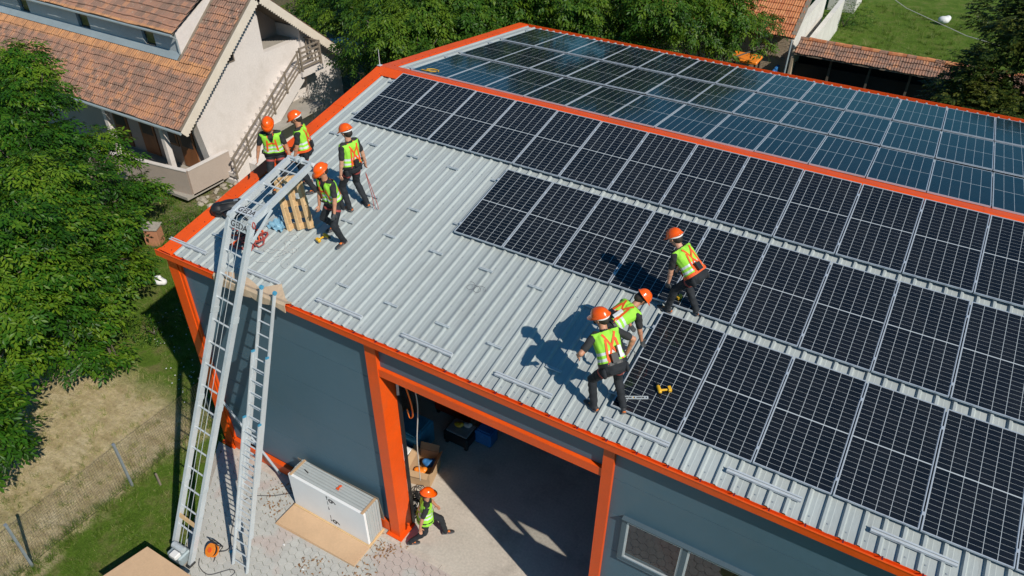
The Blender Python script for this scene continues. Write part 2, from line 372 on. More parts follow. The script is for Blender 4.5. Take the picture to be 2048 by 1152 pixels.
# ground: straw, lawn and bare soil laid out by where they lie
def ground_mat():
    m, nt, bs = _new('meadow_ground')
    p = wpos(nt); sx = N(nt, 'ShaderNodeSeparateXYZ'); nt.links.new(p, sx.inputs[0]); X, Y = sx.outputs[0], sx.outputs[1]
    big = noise(nt, p, 0.35, 4); mid = noise(nt, p, 1.3, 5, 0.65); fine = noise(nt, p, 9, 5, 0.7); vf = noise(nt, scaled(nt, p, (40, 14, 20)), 1.0, 4, 0.7)
    wob = math_n(nt, 'MULTIPLY', math_n(nt, 'SUBTRACT', noise(nt, p, 0.8, 3), 0.5), 3.0)
    Xw = math_n(nt, 'ADD', X, wob); Yw = math_n(nt, 'ADD', Y, math_n(nt, 'MULTIPLY', wob, 0.6))
    def step(v, a, b): # 0 below a, 1 above b
        r = N(nt, 'ShaderNodeMapRange', interpolation_type='SMOOTHSTEP'); r.inputs[1].default_value = a; r.inputs[2].default_value = b
        nt.links.new(v, r.inputs[0]); return r.outputs[0]
    # dry straw lies beyond the fence, between the tree and the workshop
    straw = math_n(nt, 'MULTIPLY', math_n(nt, 'SUBTRACT', 1.0, step(Xw, -2.3, -1.3)), math_n(nt, 'SUBTRACT', 1.0, step(Yw, -0.9, 0.3)))
    dry = math_n(nt, 'MULTIPLY', ramp(nt, mid, [(0.48, (0, 0, 0)), (0.66, (1, 1, 1))]), 0.75)
    green = ramp(nt, mid, [(0.25, (0.070, 0.128, 0.016)), (0.5, (0.120, 0.205, 0.026)), (0.75, (0.190, 0.245, 0.050))])
    tan = ramp(nt, mid, [(0.25, (0.58, 0.46, 0.25)), (0.5, (0.72, 0.59, 0.36)), (0.75, (0.80, 0.69, 0.46))])
    g2 = mixc(nt, math_n(nt, 'MULTIPLY', dry, math_n(nt, 'SUBTRACT', 1.0, math_n(nt, 'MULTIPLY', step(Y, 3, 6), 0.55))), green, (0.22, 0.19, 0.085))
    t2 = mixc(nt, math_n(nt, 'MULTIPLY', ramp(nt, big, [(0.5, (0, 0, 0)), (0.65, (1, 1, 1))]), 0.45), tan, (0.24, 0.25, 0.09))
    pat = ramp(nt, noise(nt, scaled(nt, p, (1.0, 2.4, 1.0)), 2.1, 6, 0.75), [(0.35, (0.55, 0.52, 0.46)), (0.62, (1, 1, 1))])
    t2 = mixc(nt, 0.8, t2, mixc(nt, 1.0, t2, pat, 'MULTIPLY'))
    col = mixc(nt, straw, g2, t2)
    # worn soil beside the house
    soil = math_n(nt, 'MULTIPLY', math_n(nt, 'MULTIPLY', step(Yw, 5.0, 6.5), math_n(nt, 'SUBTRACT', 1.0, step(Y, 19, 21))), math_n(nt, 'SUBTRACT', 1.0, step(X, -1.5, -0.9)))
    col = mixc(nt, math_n(nt, 'MULTIPLY', soil, ramp(nt, mid, [(0.35, (0.1, 0.1, 0.1)), (0.6, (0.95, 0.95, 0.95))])), col, ramp(nt, fine, [(0.3, (0.20, 0.15, 0.10)), (0.7, (0.42, 0.34, 0.24))]))
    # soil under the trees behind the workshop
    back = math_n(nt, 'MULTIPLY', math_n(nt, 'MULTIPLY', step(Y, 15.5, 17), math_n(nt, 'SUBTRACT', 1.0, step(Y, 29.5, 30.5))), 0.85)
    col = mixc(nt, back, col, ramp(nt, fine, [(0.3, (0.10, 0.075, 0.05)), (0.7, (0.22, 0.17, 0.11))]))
    col = mixc(nt, 0.45, col, mixc(nt, 1.0, col, ramp(nt, fine, [(0.25, (0.45, 0.45, 0.45)), (0.75, (1, 1, 1))]), 'MULTIPLY'))
    col = mixc(nt, 0.5, col, mixc(nt, 1.0, col, ramp(nt, vf, [(0.3, (0.5, 0.5, 0.5)), (0.7, (1, 1, 1))]), 'MULTIPLY'))
    nt.links.new(col, bs.inputs['Base Color']); bs.inputs['Roughness'].default_value = 0.95; bs.inputs['Specular IOR Level'].default_value = 0.1
    bump(nt, bs, math_n(nt, 'ADD', fine, vf), 0.8, 0.05)
    return m
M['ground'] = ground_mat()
def paver_mat():
    m, nt, bs = _new('concrete_paver')
    p = wpos(nt); oi = N(nt, 'ShaderNodeObjectInfo')
    f = noise(nt, p, 1.1, 4); fn = noise(nt, p, 26, 4, 0.7); cell = N(nt, 'ShaderNodeTexWhiteNoise', noise_dimensions='3D')
    sn = N(nt, 'ShaderNodeVectorMath', operation='SNAP'); sn.inputs[1].default_value = (0.2, 0.165, 5); nt.links.new(p, sn.inputs[0]); nt.links.new(sn.outputs[0], cell.inputs[0])
    col = ramp(nt, math_n(nt, 'ADD', math_n(nt, 'MULTIPLY', f, 0.7), math_n(nt, 'MULTIPLY', cell.outputs[0], 0.3)), [(0.25, (0.44, 0.435, 0.41)), (0.75, (0.55, 0.545, 0.51))])
    red = noise(nt, p, 0.55, 2)
    col = mixc(nt, math_n(nt, 'MULTIPLY', ramp(nt, red, [(0.56, (0, 0, 0)), (0.60, (1, 1, 1))]), 0.45), col, (0.50, 0.36, 0.32))
    col = mixc(nt, 0.5, col, mixc(nt, 1.0, col, ramp(nt, fn, [(0.3, (0.7, 0.7, 0.7)), (0.7, (1, 1, 1))]), 'MULTIPLY'))
    nt.links.new(col, bs.inputs['Base Color']); bs.inputs['Roughness'].default_value = 0.9
    bump(nt, bs, fn, 0.2, 0.005)
    return m
M['paver'] = paver_mat()
M['foam'] = pm('grey_foam_edge', (0.40, 0.43, 0.43), 0.06, 3, 0.7)
M['joint'] = pm('sand_joint', (0.38, 0.37, 0.34), 0.15, 3, 0.95)
# ------------------------------------------------------------------ roof frames of reference
TH = 0.20124; TB = 0.116; Z_E = 6.2172
PL, GAP, PW, PP = 2.199, 0.232, 1.134, 1.154
ROWB = PL + GAP
Y_D, Z_D = 7.285, 7.6187
GAPB = 0.192
def F(u, v, h=0.0):
    return Vector((u, v * math.cos(TH) - h * math.sin(TH), Z_E + v * math.sin(TH) + h * math.cos(TH)))
def B(u, v, h=0.0):
    return Vector((u, Y_D + v * math.cos(TB) + h * math.sin(TB), Z_D - v * math.sin(TB) + h * math.cos(TB)))
MF = Matrix(((1, 0, 0, 0), (0, math.cos(TH), -math.sin(TH), 0), (0, math.sin(TH), math.cos(TH), Z_E), (0, 0, 0, 1)))
MBK = Matrix(((1, 0, 0, 0), (0, math.cos(TB), math.sin(TB), Y_D), (0, -math.sin(TB), math.cos(TB), Z_D), (0, 0, 0, 1)))
V_RIDGE = 7.165     # along the front slope
V_BACK0, V_BACK1 = -0.27, 7.42
UL, UR = -0.70, 16.62
ORD = 'first second third fourth fifth sixth seventh eighth ninth tenth eleventh twelfth thirteenth fourteenth fifteenth sixteenth'.split()

# ------------------------------------------------------------------ ground
g = MB(); g.add([(-400, -400, -0.02), (400, -400, -0.02), (400, 400, -0.02), (-400, 400, -0.02)], [(0, 1, 2, 3)])
tag(g.build('ground', M['ground']), kind='structure')
# concrete floor of the workshop and its apron
g = MB(); g.box((-0.6, -0.62, -0.10), (16.4, 14.2, 0.0))
tag(g.build('workshop_floor', M['floor']), kind='structure')

# ------------------------------------------------------------------ paving of interlocking blocks
pav = thing('pavement', None, None, (3.0, -3.0, 0.0), kind='structure')
EDGE = lambda y: -0.93 - (y + 0.66) * 0.69          # slanting left edge of the yard
poly = [(EDGE(-0.62), -0.62), (EDGE(-9.0), -9.0), (16.5, -9.0), (16.5, -0.62)]
g = MB(); g.add([(x, y, -0.035) for x, y in poly], [(0, 1, 2, 3)]); g.build('bedding', M['joint'], pav)
def bone(c=0.0):
    w, h = 0.195, 0.214
    return [(-w/2, -h/4), (0, -h/2), (w/2, -h/4), (w/2, h/4), (0, h/2), (-w/2, h/4)]
def paver_mesh(mb, cx=0, cy=0, z=0):
    o = bone(); n = len(o)
    top = [(cx + x * 0.965, cy + y * 0.965, z) for x, y in o]; mid = [(cx + x, cy + y, z - 0.008) for x, y in o]; bot = [(cx + x, cy + y, z - 0.03) for x, y in o]
    fs = [tuple(range(n))]
    for i in range(n):
        j = (i + 1) % n
        fs += [(n + i, n + j, j, i), (2 * n + i, 2 * n + j, n + j, n + i)]
    mb.add(top + mid + bot, fs)
_pm = MB(); paver_mesh(_pm); PAVER = _pm.mesh('paver', M['paver'])
spots = []
for r in range(0, 52):
    y = -0.72 - r * 0.165
    for c in range(-2, 62):
        x = -0.9 + c * 0.2 + (r % 2) * 0.1
        if x < EDGE(y) - 0.01 or x > 14: continue
        spots.append((x, y))
# nearest to the camera's view first
vis = [s for s in spots if 0.0 < s[0] < 7.0 and s[1] > -3.75 and s[1] > -3.75 + max(0, (s[0] - 1.3)) * 0.58 - 0.1]
vis.sort(key=lambda s: (s[0] - 4) ** 2 * 0.5 + (s[1] + 2.2) ** 2)
one = set(vis[:300])
rest = MB(); rp = random.Random(5)
for s in spots:
    dz = rp.uniform(-0.003, 0.002)
    if s in one:
        link('paver', PAVER, pav, Matrix.Translation((s[0] - 3.0, s[1] + 3.0, dz)) @ Matrix.Rotation(rp.uniform(-0.012, 0.012), 4, 'Z'))
    else: paver_mesh(rest, s[0], s[1], dz)
tag(rest.build('outer_pavers', M['paver'], pav), kind='stuff')
# kerb along the grass
g = MB()
for i in range(9):
    y0 = -0.62 - i * 0.93; y1 = y0 - 0.91
    g2 = MB(); g2.prism([(EDGE(y0) - 0.07, y0), (EDGE(y1) - 0.07, y1), (EDGE(y1) + .08, y1), (EDGE(y0) + .08, y0)], 'z', -0.06, 0.012)
    g2.build('kerb_stone', M['concrete'], pav)

for i in range(18):
    g = MB(); g.box((-.85 + i * .98, -.735, -.06), (.12 + i * .98, -.622, .006)); g.build('edge_stone', M['floor'], pav)
# ------------------------------------------------------------------ the workshop
WS = thing('workshop_building', 'graphite metal workshop with orange trim and a sheet roof under solar panels', 'building', (7.5, 7.0, 0))
YW = -0.45
def panels(x0, x1, z0, z1, y=YW, t=0.1, skip=None, name='wall_panel'):
    """horizontal sandwich panels about a metre high, with a real recessed joint"""
    n = max(1, round((z1 - z0) / 1.12)); h = (z1 - z0) / n
    for i in range(n):
        a = z0 + i * h + 0.005; b = z0 + (i + 1) * h - 0.005
        g = MB(); g.box((x0, y, a), (x1, y + t, b)); g.build(name, M['wall'], WS)
panels(-0.50, 4.52, 0.36, 5.98)
panels(4.80, 9.41, 5.30, 5.98)
# right bay: panels above, below and beside the window
WX0, WX1, WZ0, WZ1 = 9.96, 12.06, 3.22, 4.22
panels(9.58, 16.4, 0.02, WZ0); panels(9.58, 16.4, WZ1, 5.98); panels(9.58, WX0, WZ0, WZ1); panels(WX1, 16.4, WZ0, WZ1)
g = MB(); g.box((-0.50, YW + 0.07, 0.3), (4.52, YW + 0.095, 6.0)); g.box((4.8, YW + 0.07, 5.25), (9.41, YW + 0.095, 6.0))
g.box((9.58, YW + 0.07, 0.0), (WX0, YW + 0.095, 6.0)); g.box((WX1, YW + 0.07, 0.0), (16.4, YW + 0.095, 6.0)); g.box((WX0, YW + 0.07, 0), (WX1, YW + 0.095, WZ0)); g.box((WX0, YW + 0.07, WZ1), (WX1, YW + 0.095, 6.0))
g.build('panel_core', M['dark'], WS)
# side and back walls under the roof line
zr = F(0, V_RIDGE, -0.16).z; zb = B(0, V_BACK1, -0.16).z
for nm, xa, xb in (('gable_wall', -0.62, -0.52), ('end_wall', 16.4, 16.5)):
    g = MB(); g.prism([(-0.35, 0.0), (14.35, 0.0), (14.35, zb), (F(0, V_RIDGE).y, zr), (-0.35, F(0, -0.35, -0.2).z)], 'x', xa, xb); g.build(nm, M['wall'], WS)
g = MB(); g.box((-0.52, 14.25, 0.0), (16.4, 14.35, zb - 0.02)); g.build('back_wall', M['wall'], WS)
# orange columns: front flange, web side and bolted foot
def column(x0, x1, y0, y1, z0, z1):
    g = MB(); g.box((x0, y0, z0), (x1, y1, z1)); return g.build('column', M['orange'], WS)
c = column(-0.86, -0.56, -0.52, -0.20, 0.0, 5.96)
g = MB(); g.box((-0.54, -0.50, 0.34), (-0.47, -0.42, 5.96)); g.build('corner_trim', M['orange'], WS)
g = MB(); g.box((-0.94, -0.60, 0.0), (-0.48, -0.14, 0.03)); g.build('base_plate', M['orange'], c)
for dx, dy in ((-0.9, -0.56), (-0.52, -0.56), (-0.9, -0.18)):
    g = MB(); g.tube([(dx, dy, 0.03), (dx, dy, 0.07)], 0.022, 6); g.build('bolt', M['orange'], c)
c = column(4.54, 4.80, -0.54, -0.10, 0.0, 5.97)
g = MB(); g.box((4.46, -0.62, 0.004), (4.88, -0.06, 0.034)); g.build('base_plate', M['orange'], c)
g = MB(); g.box((4.805, -0.10, 0.0), (4.825, 0.0, 5.1)); g.build('door_seal', M['dark'], WS)
c = column(9.41, 9.60, -0.54, -0.10, 0.0, 5.97)
column(14.3, 14.5, -0.54, -0.10, 0.0, 5.97)
g = MB(); g.box((4.802, -0.52, 5.10), (9.408, -0.36, 5.29)); g.build('door_lintel', M['orange'], WS)
g = MB(); g.box((-0.46, -0.56, 0.05), (1.55, -0.452, 0.345)); g.build('base_beam', M['orange'], WS)
g = MB(); g.box((1.55, -0.53, 0.05), (4.5, -0.452, 0.345)); g.build('base_beam', M['orange'], WS)
# strip window with two panes
wf = MB()
for a, b in (((WX0 - 0.07, -0.50, WZ0 - 0.07), (WX1 + 0.07, -0.40, WZ0)), ((WX0 - 0.07, -0.50, WZ1), (WX1 + 0.07, -0.40, WZ1 + 0.07)), ((WX0 - 0.07, -0.50, WZ0 + 0.0005), (WX0, -0.40, WZ1 - 0.0005)), ((WX1, -0.50, WZ0 + 0.0005), (WX1 + 0.07, -0.40, WZ1 - 0.0005))): wf.box(a, b)
M['winframe'] = pm('grey_window_frame', (0.075, 0.115, 0.145), 0.05, 3, 0.45)
win = wf.build('window', M['winframe'], WS)
XM = 10.99
g = MB(); g.box((XM - 0.045, -0.495, WZ0), (XM + 0.045, -0.41, WZ1)); g.build('mullion', M['winframe'], win)
for a, b in ((WX0, XM - 0.045), (XM + 0.045, WX1)):
    g = MB(); g.add([(a, -0.47, WZ0), (b, -0.47, WZ0), (b, -0.47, WZ1), (a, -0.47, WZ1)], [(0, 1, 2, 3)]); g.build('pane', M['glass'], win)
    g = MB()
    for (p, q) in (((a, -0.485, WZ0), (b, -0.455, WZ0 + 0.035)), ((a, -0.485, WZ1 - 0.035), (b, -0.455, WZ1)), ((a, -0.4845, WZ0 + 0.036), (a + 0.035, -0.455, WZ1 - 0.036)), ((b - 0.035, -0.4845, WZ0 + 0.036), (b, -0.455, WZ1 - 0.036))): g.box(p, q)
    g.build('sash', M['alu'], win)
# blinds-like racking seen just behind the panes
g = MB(); g.box((WX0 - 0.088, -0.50, WZ0 - 0.09), (WX0 - 0.071, -0.452, WZ1 + 0.071)); g.box((WX0 - 0.088, -0.545, WZ1 + 0.072), (WX1 + 0.088, -0.452, WZ1 + 0.088)); g.box((WX0 - 0.0705, -0.51, WZ0 - 0.09), (WX1 + 0.088, -0.452, WZ0 - 0.071))
g.build('window_surround', M['winframe'], win)
# gutter: open channel
g = MB(); x0, x1 = -0.93, 16.6
g.box((x0, -0.665, 5.945), (x1, -0.655, 6.085)); g.box((x0, -0.655, 5.935), (x1, -0.52, 5.945)); g.box((x0, -0.5195, 5.935), (x1, -0.51, 6.0)); g.box((x0 - 0.008, -0.665, 5.935), (x0, -0.51, 6.06)); g.box((x0, -0.675, 6.0855), (x1, -0.65, 6.10))
gut = g.build('gutter', M['orange'], WS)
for i in range(35):
    x = -0.7 + i * 0.508 - 0.03
    g = MB(); g.box((x, -0.652, 6.02), (x + 0.022, -0.525, 6.03)); g.tube([(x + 0.011, -0.6, 6.03), (x + 0.011, -0.6, 6.05)], 0.012, 6); g.build('gutter_bracket', M['maroon'], gut)
g = MB(); yb = B(0, V_BACK1).y
g.box((x0, yb + 0.11, zb - 0.06), (x1, yb + 0.12, zb + 0.10)); g.box((x0, yb - 0.02, zb - 0.07), (x1, yb + 0.11, zb - 0.06)); g.build('gutter', M['orange'], WS)
# trapezoidal roof sheets, four ribs each
RP = 0.254
def sheet(u0, n, fr, v0, v1, h0=-0.112, h1=-0.072):
    prof = []
    for i in range(n):
        u = u0 + i * RP
        prof += [(u, h0), (u + 0.042, h0), (u + 0.066, h1), (u + 0.102, h1), (u + 0.126, h0), (u + 0.186, h0 + 0.004), (u + 0.196, h0 + 0.0005)]
    prof.append((u0 + n * RP + 0.004, h0))
    g = MB(); k = len(prof); steps = 6
    vs = []
    for j in range(steps + 1):
        v = v0 + (v1 - v0) * j / steps
        vs += [fr(a, v, b) for a, b in prof]
    fs = [(j * k + i, j * k + i + 1, (j + 1) * k + i + 1, (j + 1) * k + i) for j in range(steps) for i in range(k - 1)]
    g.add(vs, fs); return g.build('roof_sheet', M['sheet'], WS)
ns = 17
for i in range(ns):
    u0 = -0.61 + i * 4 * RP
    sheet(u0, 4, F, -0.545 - (0.006 if i % 2 else 0), V_RIDGE - 0.02, h0=-0.112 + 0.0008 * (i % 2))
    sheet(u0, 4, B, V_BACK0 + 0.02, V_BACK1, h0=-0.112 + 0.0008 * (i % 2))
sc_ = MB()
for j in range(68):
    for v in (-0.42, 0.75, 1.95, 3.15, 4.35, 5.55, 6.6):
        u = -0.61 + j * RP + 0.155
        if u > 8.9 and v > 0: continue
        sc_.xbox(MF @ Matrix.Translation((u, v + 0.01 * math.sin(j * 7.3 + v), -0.109)), (0.020, 0.020, 0.008))
tag(sc_.build('roof_screws', M['steel'], WS), kind='stuff')
sc_ = MB()
for j in range(24):
    for u in (-0.63, -0.85): sc_.xbox(MF @ Matrix.Translation((u, -0.5 + j * 0.32, -0.046)), (0.018, 0.018, 0.012)); sc_.xbox(MBK @ Matrix.Translation((u, -0.2 + j * 0.32, -0.046)), (0.018, 0.018, 0.012))
tag(sc_.build('flashing_screws', M['maroon'], WS), kind='stuff')
# verge flashings and ridge cap
def verge(fr, v0, v1, xo, xi, sgn=1, n=3):
    for k in range(n):
        a = v0 + (v1 - v0) * k / n; b = v0 + (v1 - v0) * (k + 1) / n + (0.03 if k < n - 1 else 0)
        h = -0.052 + (0.007 if k % 2 else 0)
        g = MB()
        pts = [(xi, h - 0.05), (xi, h), (xo, h + 0.012), (xo, h - 0.26), (xo + 0.012 * sgn, h - 0.26), (xo + 0.012 * sgn, h), (xi + 0.01 * sgn, h - 0.012), (xi + 0.01 * sgn, h - 0.05)]
        m = len(pts); g.add([fr(p[0], a, p[1]) for p in pts] + [fr(p[0], b, p[1]) for p in pts], [tuple(range(m)), tuple(range(2 * m - 1, m - 1, -1))] + [(i, (i + 1) % m, m + (i + 1) % m, m + i) for i in range(m)])
        g.build('verge_flashing', M['orange'], WS)
verge(F, -0.60, V_RIDGE + 0.005, -0.90, -0.58, n=4); verge(B, V_BACK0 - 0.005, V_BACK1 + 0.05, -0.90, -0.58, n=4)
verge(F, -0.60, V_RIDGE, 16.62, 16.40, -1); verge(B, V_BACK0, V_BACK1 + 0.05, 16.62, 16.40, -1)
for k in range(6):
    a = -0.92 + k * 2.93; b = a + 2.95; dh = 0.003 * (k % 2)
    g = MB(); p = [F(0, V_RIDGE - 0.34, -0.05 + dh), F(0, V_RIDGE - 0.01, -0.035 + dh), B(0, V_BACK0 + 0.005, -0.03 + dh), B(0, V_BACK0 + 0.36, -0.05 + dh)]
    vs = [(x, q.y, q.z - t) for x in (a, b) for t in (0, 0.012) for q in p]
    fs = []
    for j in range(3): fs += [(j, j + 1, 8 + j + 1, 8 + j), (4 + j, 12 + j, 12 + j + 1, 4 + j + 1)]
    fs += [(0, 8, 12, 4), (3, 7, 15, 11), (0, 4, 5, 1), (1, 5, 6, 2), (2, 6, 7, 3), (8, 9, 13, 12), (9, 10, 14, 13), (10, 11, 15, 14)]
    g.add(vs, fs); g.build('ridge_cap', M['orange'], WS)
# lightning rod on the ridge end
g = MB(); q = F(-0.84, V_RIDGE, -0.03); g.tube([q, q + Vector((0, 0, 0.45))], [0.014, 0.007], 6); rd = g.build('lightning_rod', M['alu'], WS)
g = MB(); g.box((q.x - 0.05, q.y - 0.05, q.z + 0.012), (q.x + 0.05, q.y + 0.05, q.z + 0.03)); g.build('rod_foot', M['alu'], rd)
# short mounting rails screwed across two ribs, at every panel joint still bare
def rail(uc, v, L=0.30, fr=F, name='mounting_rail', h=-0.0715, w=0.045, t=0.026, mat='alu_old'):
    g = MB(); poly = [(-w/2, 0), (-w/2, t), (-w/6, t), (-w/6, t*0.45), (w/6, t*0.45), (w/6, t), (w/2, t), (w/2, 0)]
    vs = [fr(uc + s * L / 2, v + a, h + b) for s in (-1, 1) for a, b in poly]; n = len(poly)
    g.add(vs, [tuple(range(n)), tuple(range(2*n-1, n-1, -1))] + [(i, (i+1) % n, n + (i+1) % n, n + i) for i in range(n)])
    return g.build(name, M[mat], WS)
rows = {'A': 0.0, 'B': ROWB, 'C': 2 * ROWB}
start = {'A': 8, 'B': 4, 'C': 0}
for rk, v0 in rows.items():
    for c in range(0, start[rk] + 1):
        for dv in (0.27, 1.81):
            rail(c * PP - 0.02 + 0.02 * ((c * 7) % 3 - 1), v0 + dv)
for u in (-0.94, 1.13, 3.20, 5.23, 7.21, 9.25, 11.25, 13.28):
    rail(u + 0.545, -0.25, 1.09, name='snow_guard_rail', w=0.075, t=0.05, mat='alu')

# ------------------------------------------------------------------ solar panels
def frame_mesh():
    g = MB(); W_, H_ = PW, PL; t = 0.035; l = 0.014
    def ring(x0, y0, x1, y1, X0, Y0, X1, Y1, z0, z1):
        o = [(x0, y0), (x1, y0), (x1, y1), (x0, y1)]; i = [(X0, Y0), (X1, Y0), (X1, Y1), (X0, Y1)]
        vs = [(a, b, z1) for a, b in o] + [(a, b, z1) for a, b in i] + [(a, b, z0) for a, b in o] + [(a, b, z0) for a, b in i]
        fs = []
        for k in range(4):
            j = (k + 1) % 4
            fs += [(k, j, 4 + j, 4 + k), (8 + k, 12 + k, 12 + j, 8 + j), (k, 8 + k, 8 + j, j), (4 + k, 4 + j, 12 + j, 12 + k)]
        g.add(vs, fs)
    ring(0, 0, W_, H_, l, l, W_ - l, H_ - l, -t, 0)
    return g.mesh('panel_frame', M['frame'])
FRAME_ME = frame_mesh()
g = MB(); g.add([(0.013, 0.013, -0.0060), (PW - 0.013, 0.013, -0.0060), (PW - 0.013, PL - 0.013, -0.0060), (0.013, PL - 0.013, -0.0060)], [(0, 1, 2, 3)])
BACK_ME = g.mesh('backsheet', M['backsheet'])
g = MB(); g.add([(0.013, 0.013, -0.0020), (PW - 0.013, 0.013, -0.0020), (PW - 0.013, PL - 0.013, -0.0020), (0.013, PL - 0.013, -0.0020)], [(0, 1, 2, 3)])
GLASS_ME = g.mesh('glass_sheet', M['pvglass'])
CELLS = []
cw = (PW - 0.034) / 6; chh = (PL - 0.034 - 0.016) / 24
for r in range(24):
    for c in range(6):
        CELLS.append((0.017 + c * cw + 0.0042, 0.017 + r * chh + (0.016 if r >= 12 else 0) + 0.0021, cw - 0.0084, chh - 0.0042))
g = MB()
for x, y, a, b in CELLS: g.add([(x, y, -0.0042), (x + a, y, -0.0042), (x + a, y + b, -0.0042), (x, y + b, -0.0042)], [(0, 1, 2, 3)])
CELLS_ME = g.mesh('solar_cells', M['cell'])
x, y, a, b = CELLS[0]
g = MB(); g.box((0, 0, -0.0014), (a, b, 0)); CELL_ME = g.mesh('solar_cell', M['cell'])
ROWN = {'A': 'in the lowest row above the front eave', 'B': 'in the middle row of the front slope', 'C': 'in the top front row under the ridge',
        'D': 'in the rear row just past the ridge', 'E': 'in the middle row of the rear slope', 'F': 'in the farthest row along the rear eave'}
NCOL = 14
def panel(row, c, Mw):
    k = c - start.get(row, 0)
    t = bpy.data.objects.new('solar_panel', None); COL.objects.link(t); t.matrix_world = Mw; t.empty_display_size = 0.2
    tag(t, 'black solar panel, %s from the gable end, %s' % (ORD[k], ROWN[row]), 'solar panel', 'solar panels on the workshop roof')
    link('frame', FRAME_ME, t); link('backsheet', BACK_ME, t)
    if row == 'A':
        for x, y, a, b in CELLS: link('solar_cell', CELL_ME, t, Matrix.Translation((x, y, -0.0042)))
    else: tag(link('solar_cells', CELLS_ME, t), kind='stuff')
    link('glass_sheet', GLASS_ME, t)
    return t
jr = random.Random(3)
for row in 'ABC':
    for c in range(start[row], NCOL):
        panel(row, c, MF @ Matrix.Translation((c * PP + 0.010 + jr.uniform(-.002, .002), rows[row] + jr.uniform(-.004, .004), jr.uniform(-.002, .002))))
for i, row in enumerate('DEF'):
    for c in range(0, NCOL):
        panel(row, c, MBK @ Matrix.Translation((c * PP + 0.010 + jr.uniform(-.002, .002), i * (PL + GAPB) + jr.uniform(-.004, .004), jr.uniform(-.002, .002))) @ Matrix.Rotation(jr.uniform(-.003, .003), 4, 'X') @ Matrix.Rotation(jr.uniform(-.003, .003), 4, 'Y'))
# rails and clamps that carry the panels (seen in the gaps between rows)
for row in 'ABC':
    for c in range(start[row], NCOL + 1):
        for dv in (0.27, 1.81):
            if c > start[row]: rail(c * PP, rows[row] + dv, 0.40)
            g = MB(); g.xbox(MF @ Matrix.Translation((c * PP, rows[row] + dv, 0.0015)), (0.042, 0.06, 0.010)); g.build('panel_clamp', M['frame'], WS)
for i in range(3):
    for v in (i * (PL + GAPB) + 0.27, i * (PL + GAPB) + 1.93):
        g = MB(); g.xbox(MBK @ Matrix.Translation((8.0, v, -0.053)), (16.6, 0.04, 0.034)); g.build('mounting_rail', M['alu_old'], WS)
# inside: roof beams keep the hall dark and real
for k in range(4):
    x = 0.2 + k * 4.75
    for (p, q) in ((F(x, -0.3, -0.30), F(x, V_RIDGE, -0.30)), (B(x, V_BACK0, -0.30), B(x, V_BACK1 - 0.3, -0.30))):
        g = MB(); g.beam(p, q, 0.16, 0.26); g.build('roof_beam', M['orange'], WS)
# ------------------------------------------------------------------ neighbouring house with tiled roof
HX = -11.0; HXL = -27.0; PIT = math.radians(39.45); YE, ZE = 7.63, 3.0; YR = 12.30
ZR = ZE + (YR - YE) * math.tan(PIT); YE2 = 2 * YR - YE
HS = thing('tiled_house', 'cream house with old clay tile roof, long dormer and outside stairs', 'house', (-18.0, 12.3, 0))
XW = -11.62            # gable wall face
# gable wall with the loggia notch cut out of it
RY0, RY1, RZ = 12.62, 14.58, 4.30
def zroof(y): return ZE + (min(y, 2 * YR - y) - YE) * math.tan(PIT) - 0.10
def slabx(poly, x0, x1, name, mat): g = MB(); g.prism(poly, 'x', x0, x1); return g.build(name, mat, HS)
slabx([(9.0, 0.0), (RY0, 0.0), (RY0, zroof(RY0) - 0.02), (YR, zroof(YR) - 0.02), (9.0, zroof(9.0) - 0.02)], XW - 0.3, XW, 'gable_wall', M['plaster'])
slabx([(RY0, 0.0), (RY1, 0.0), (RY1, RZ), (RY0, RZ)], XW - 0.3, XW - 0.001, 'gable_wall', M['plaster'])
slabx([(RY1, 0.0), (16.75, 0.0), (16.75, zroof(16.75) - 0.02), (RY1, zroof(RY1) - 0.02)], XW - 0.3, XW + 0.14, 'gable_wall', M['plaster'])
slabx([(RY0 - 0.02, RZ - 0.15), (RY1 + 0.02, RZ - 0.15), (RY1 + 0.02, zroof(RY1) + 0.2), (YR + 0.3, zroof(YR) - 0.3), (RY0 - 0.02, zroof(RY0) - 0.3)], XW - 1.3, XW - 1.2, 'loggia_back_wall', M['taupe'])
for y in (RY0, RY1):
    g = MB(); g.box((XW - 1.2, y - 0.12 if y == RY0 else y, RZ - 0.1), (XW - 0.301, y if y == RY0 else y + 0.12, zroof(y) - 0.05)); g.build('loggia_side_wall', M['plaster'], HS)
g = MB(); g.box((XW - 1.25, RY0, RZ - 0.16), (XW - 0.302, RY1, RZ)); g.build('loggia_floor', M['concrete'], HS)
# walls under the eaves
g = MB(); g.box((HXL + 0.4, 9.0, 0.0), (XW - 0.301, 9.3, zroof(9.0))); fw = g.build('front_wall', M['taupe'], HS)
g = MB(); g.box((HXL + 0.4, 16.45, 0.0), (XW - 0.301, 16.75, zroof(16.75) - 0.1)); g.build('rear_wall', M['plaster'], HS)
for x in (-12.9, -13.9, -15.3, -17.0):
    g = MB(); g.box((x - 0.45, 8.955, 0.4 if x != -13.9 else 1.2), (x + 0.45, 8.999, 2.5)); d = g.build('door' if x != -13.9 else 'window', M['brownwood'], HS)
    g = MB(); g.box((x - 0.33, 8.945, 1.3), (x + 0.33, 8.956, 2.38)); g.build('pane', M['dark'], d)
g = MB(); g.box((XW, 10.7, 4.45), (XW + 0.03, 11.1, 5.05)); w = g.build('window', M['oldwood'], HS)
g = MB(); g.box((XW + 0.028, 10.75, 4.5), (XW + 0.034, 11.05, 5.0)); g.build('pane', M['dark'], w)
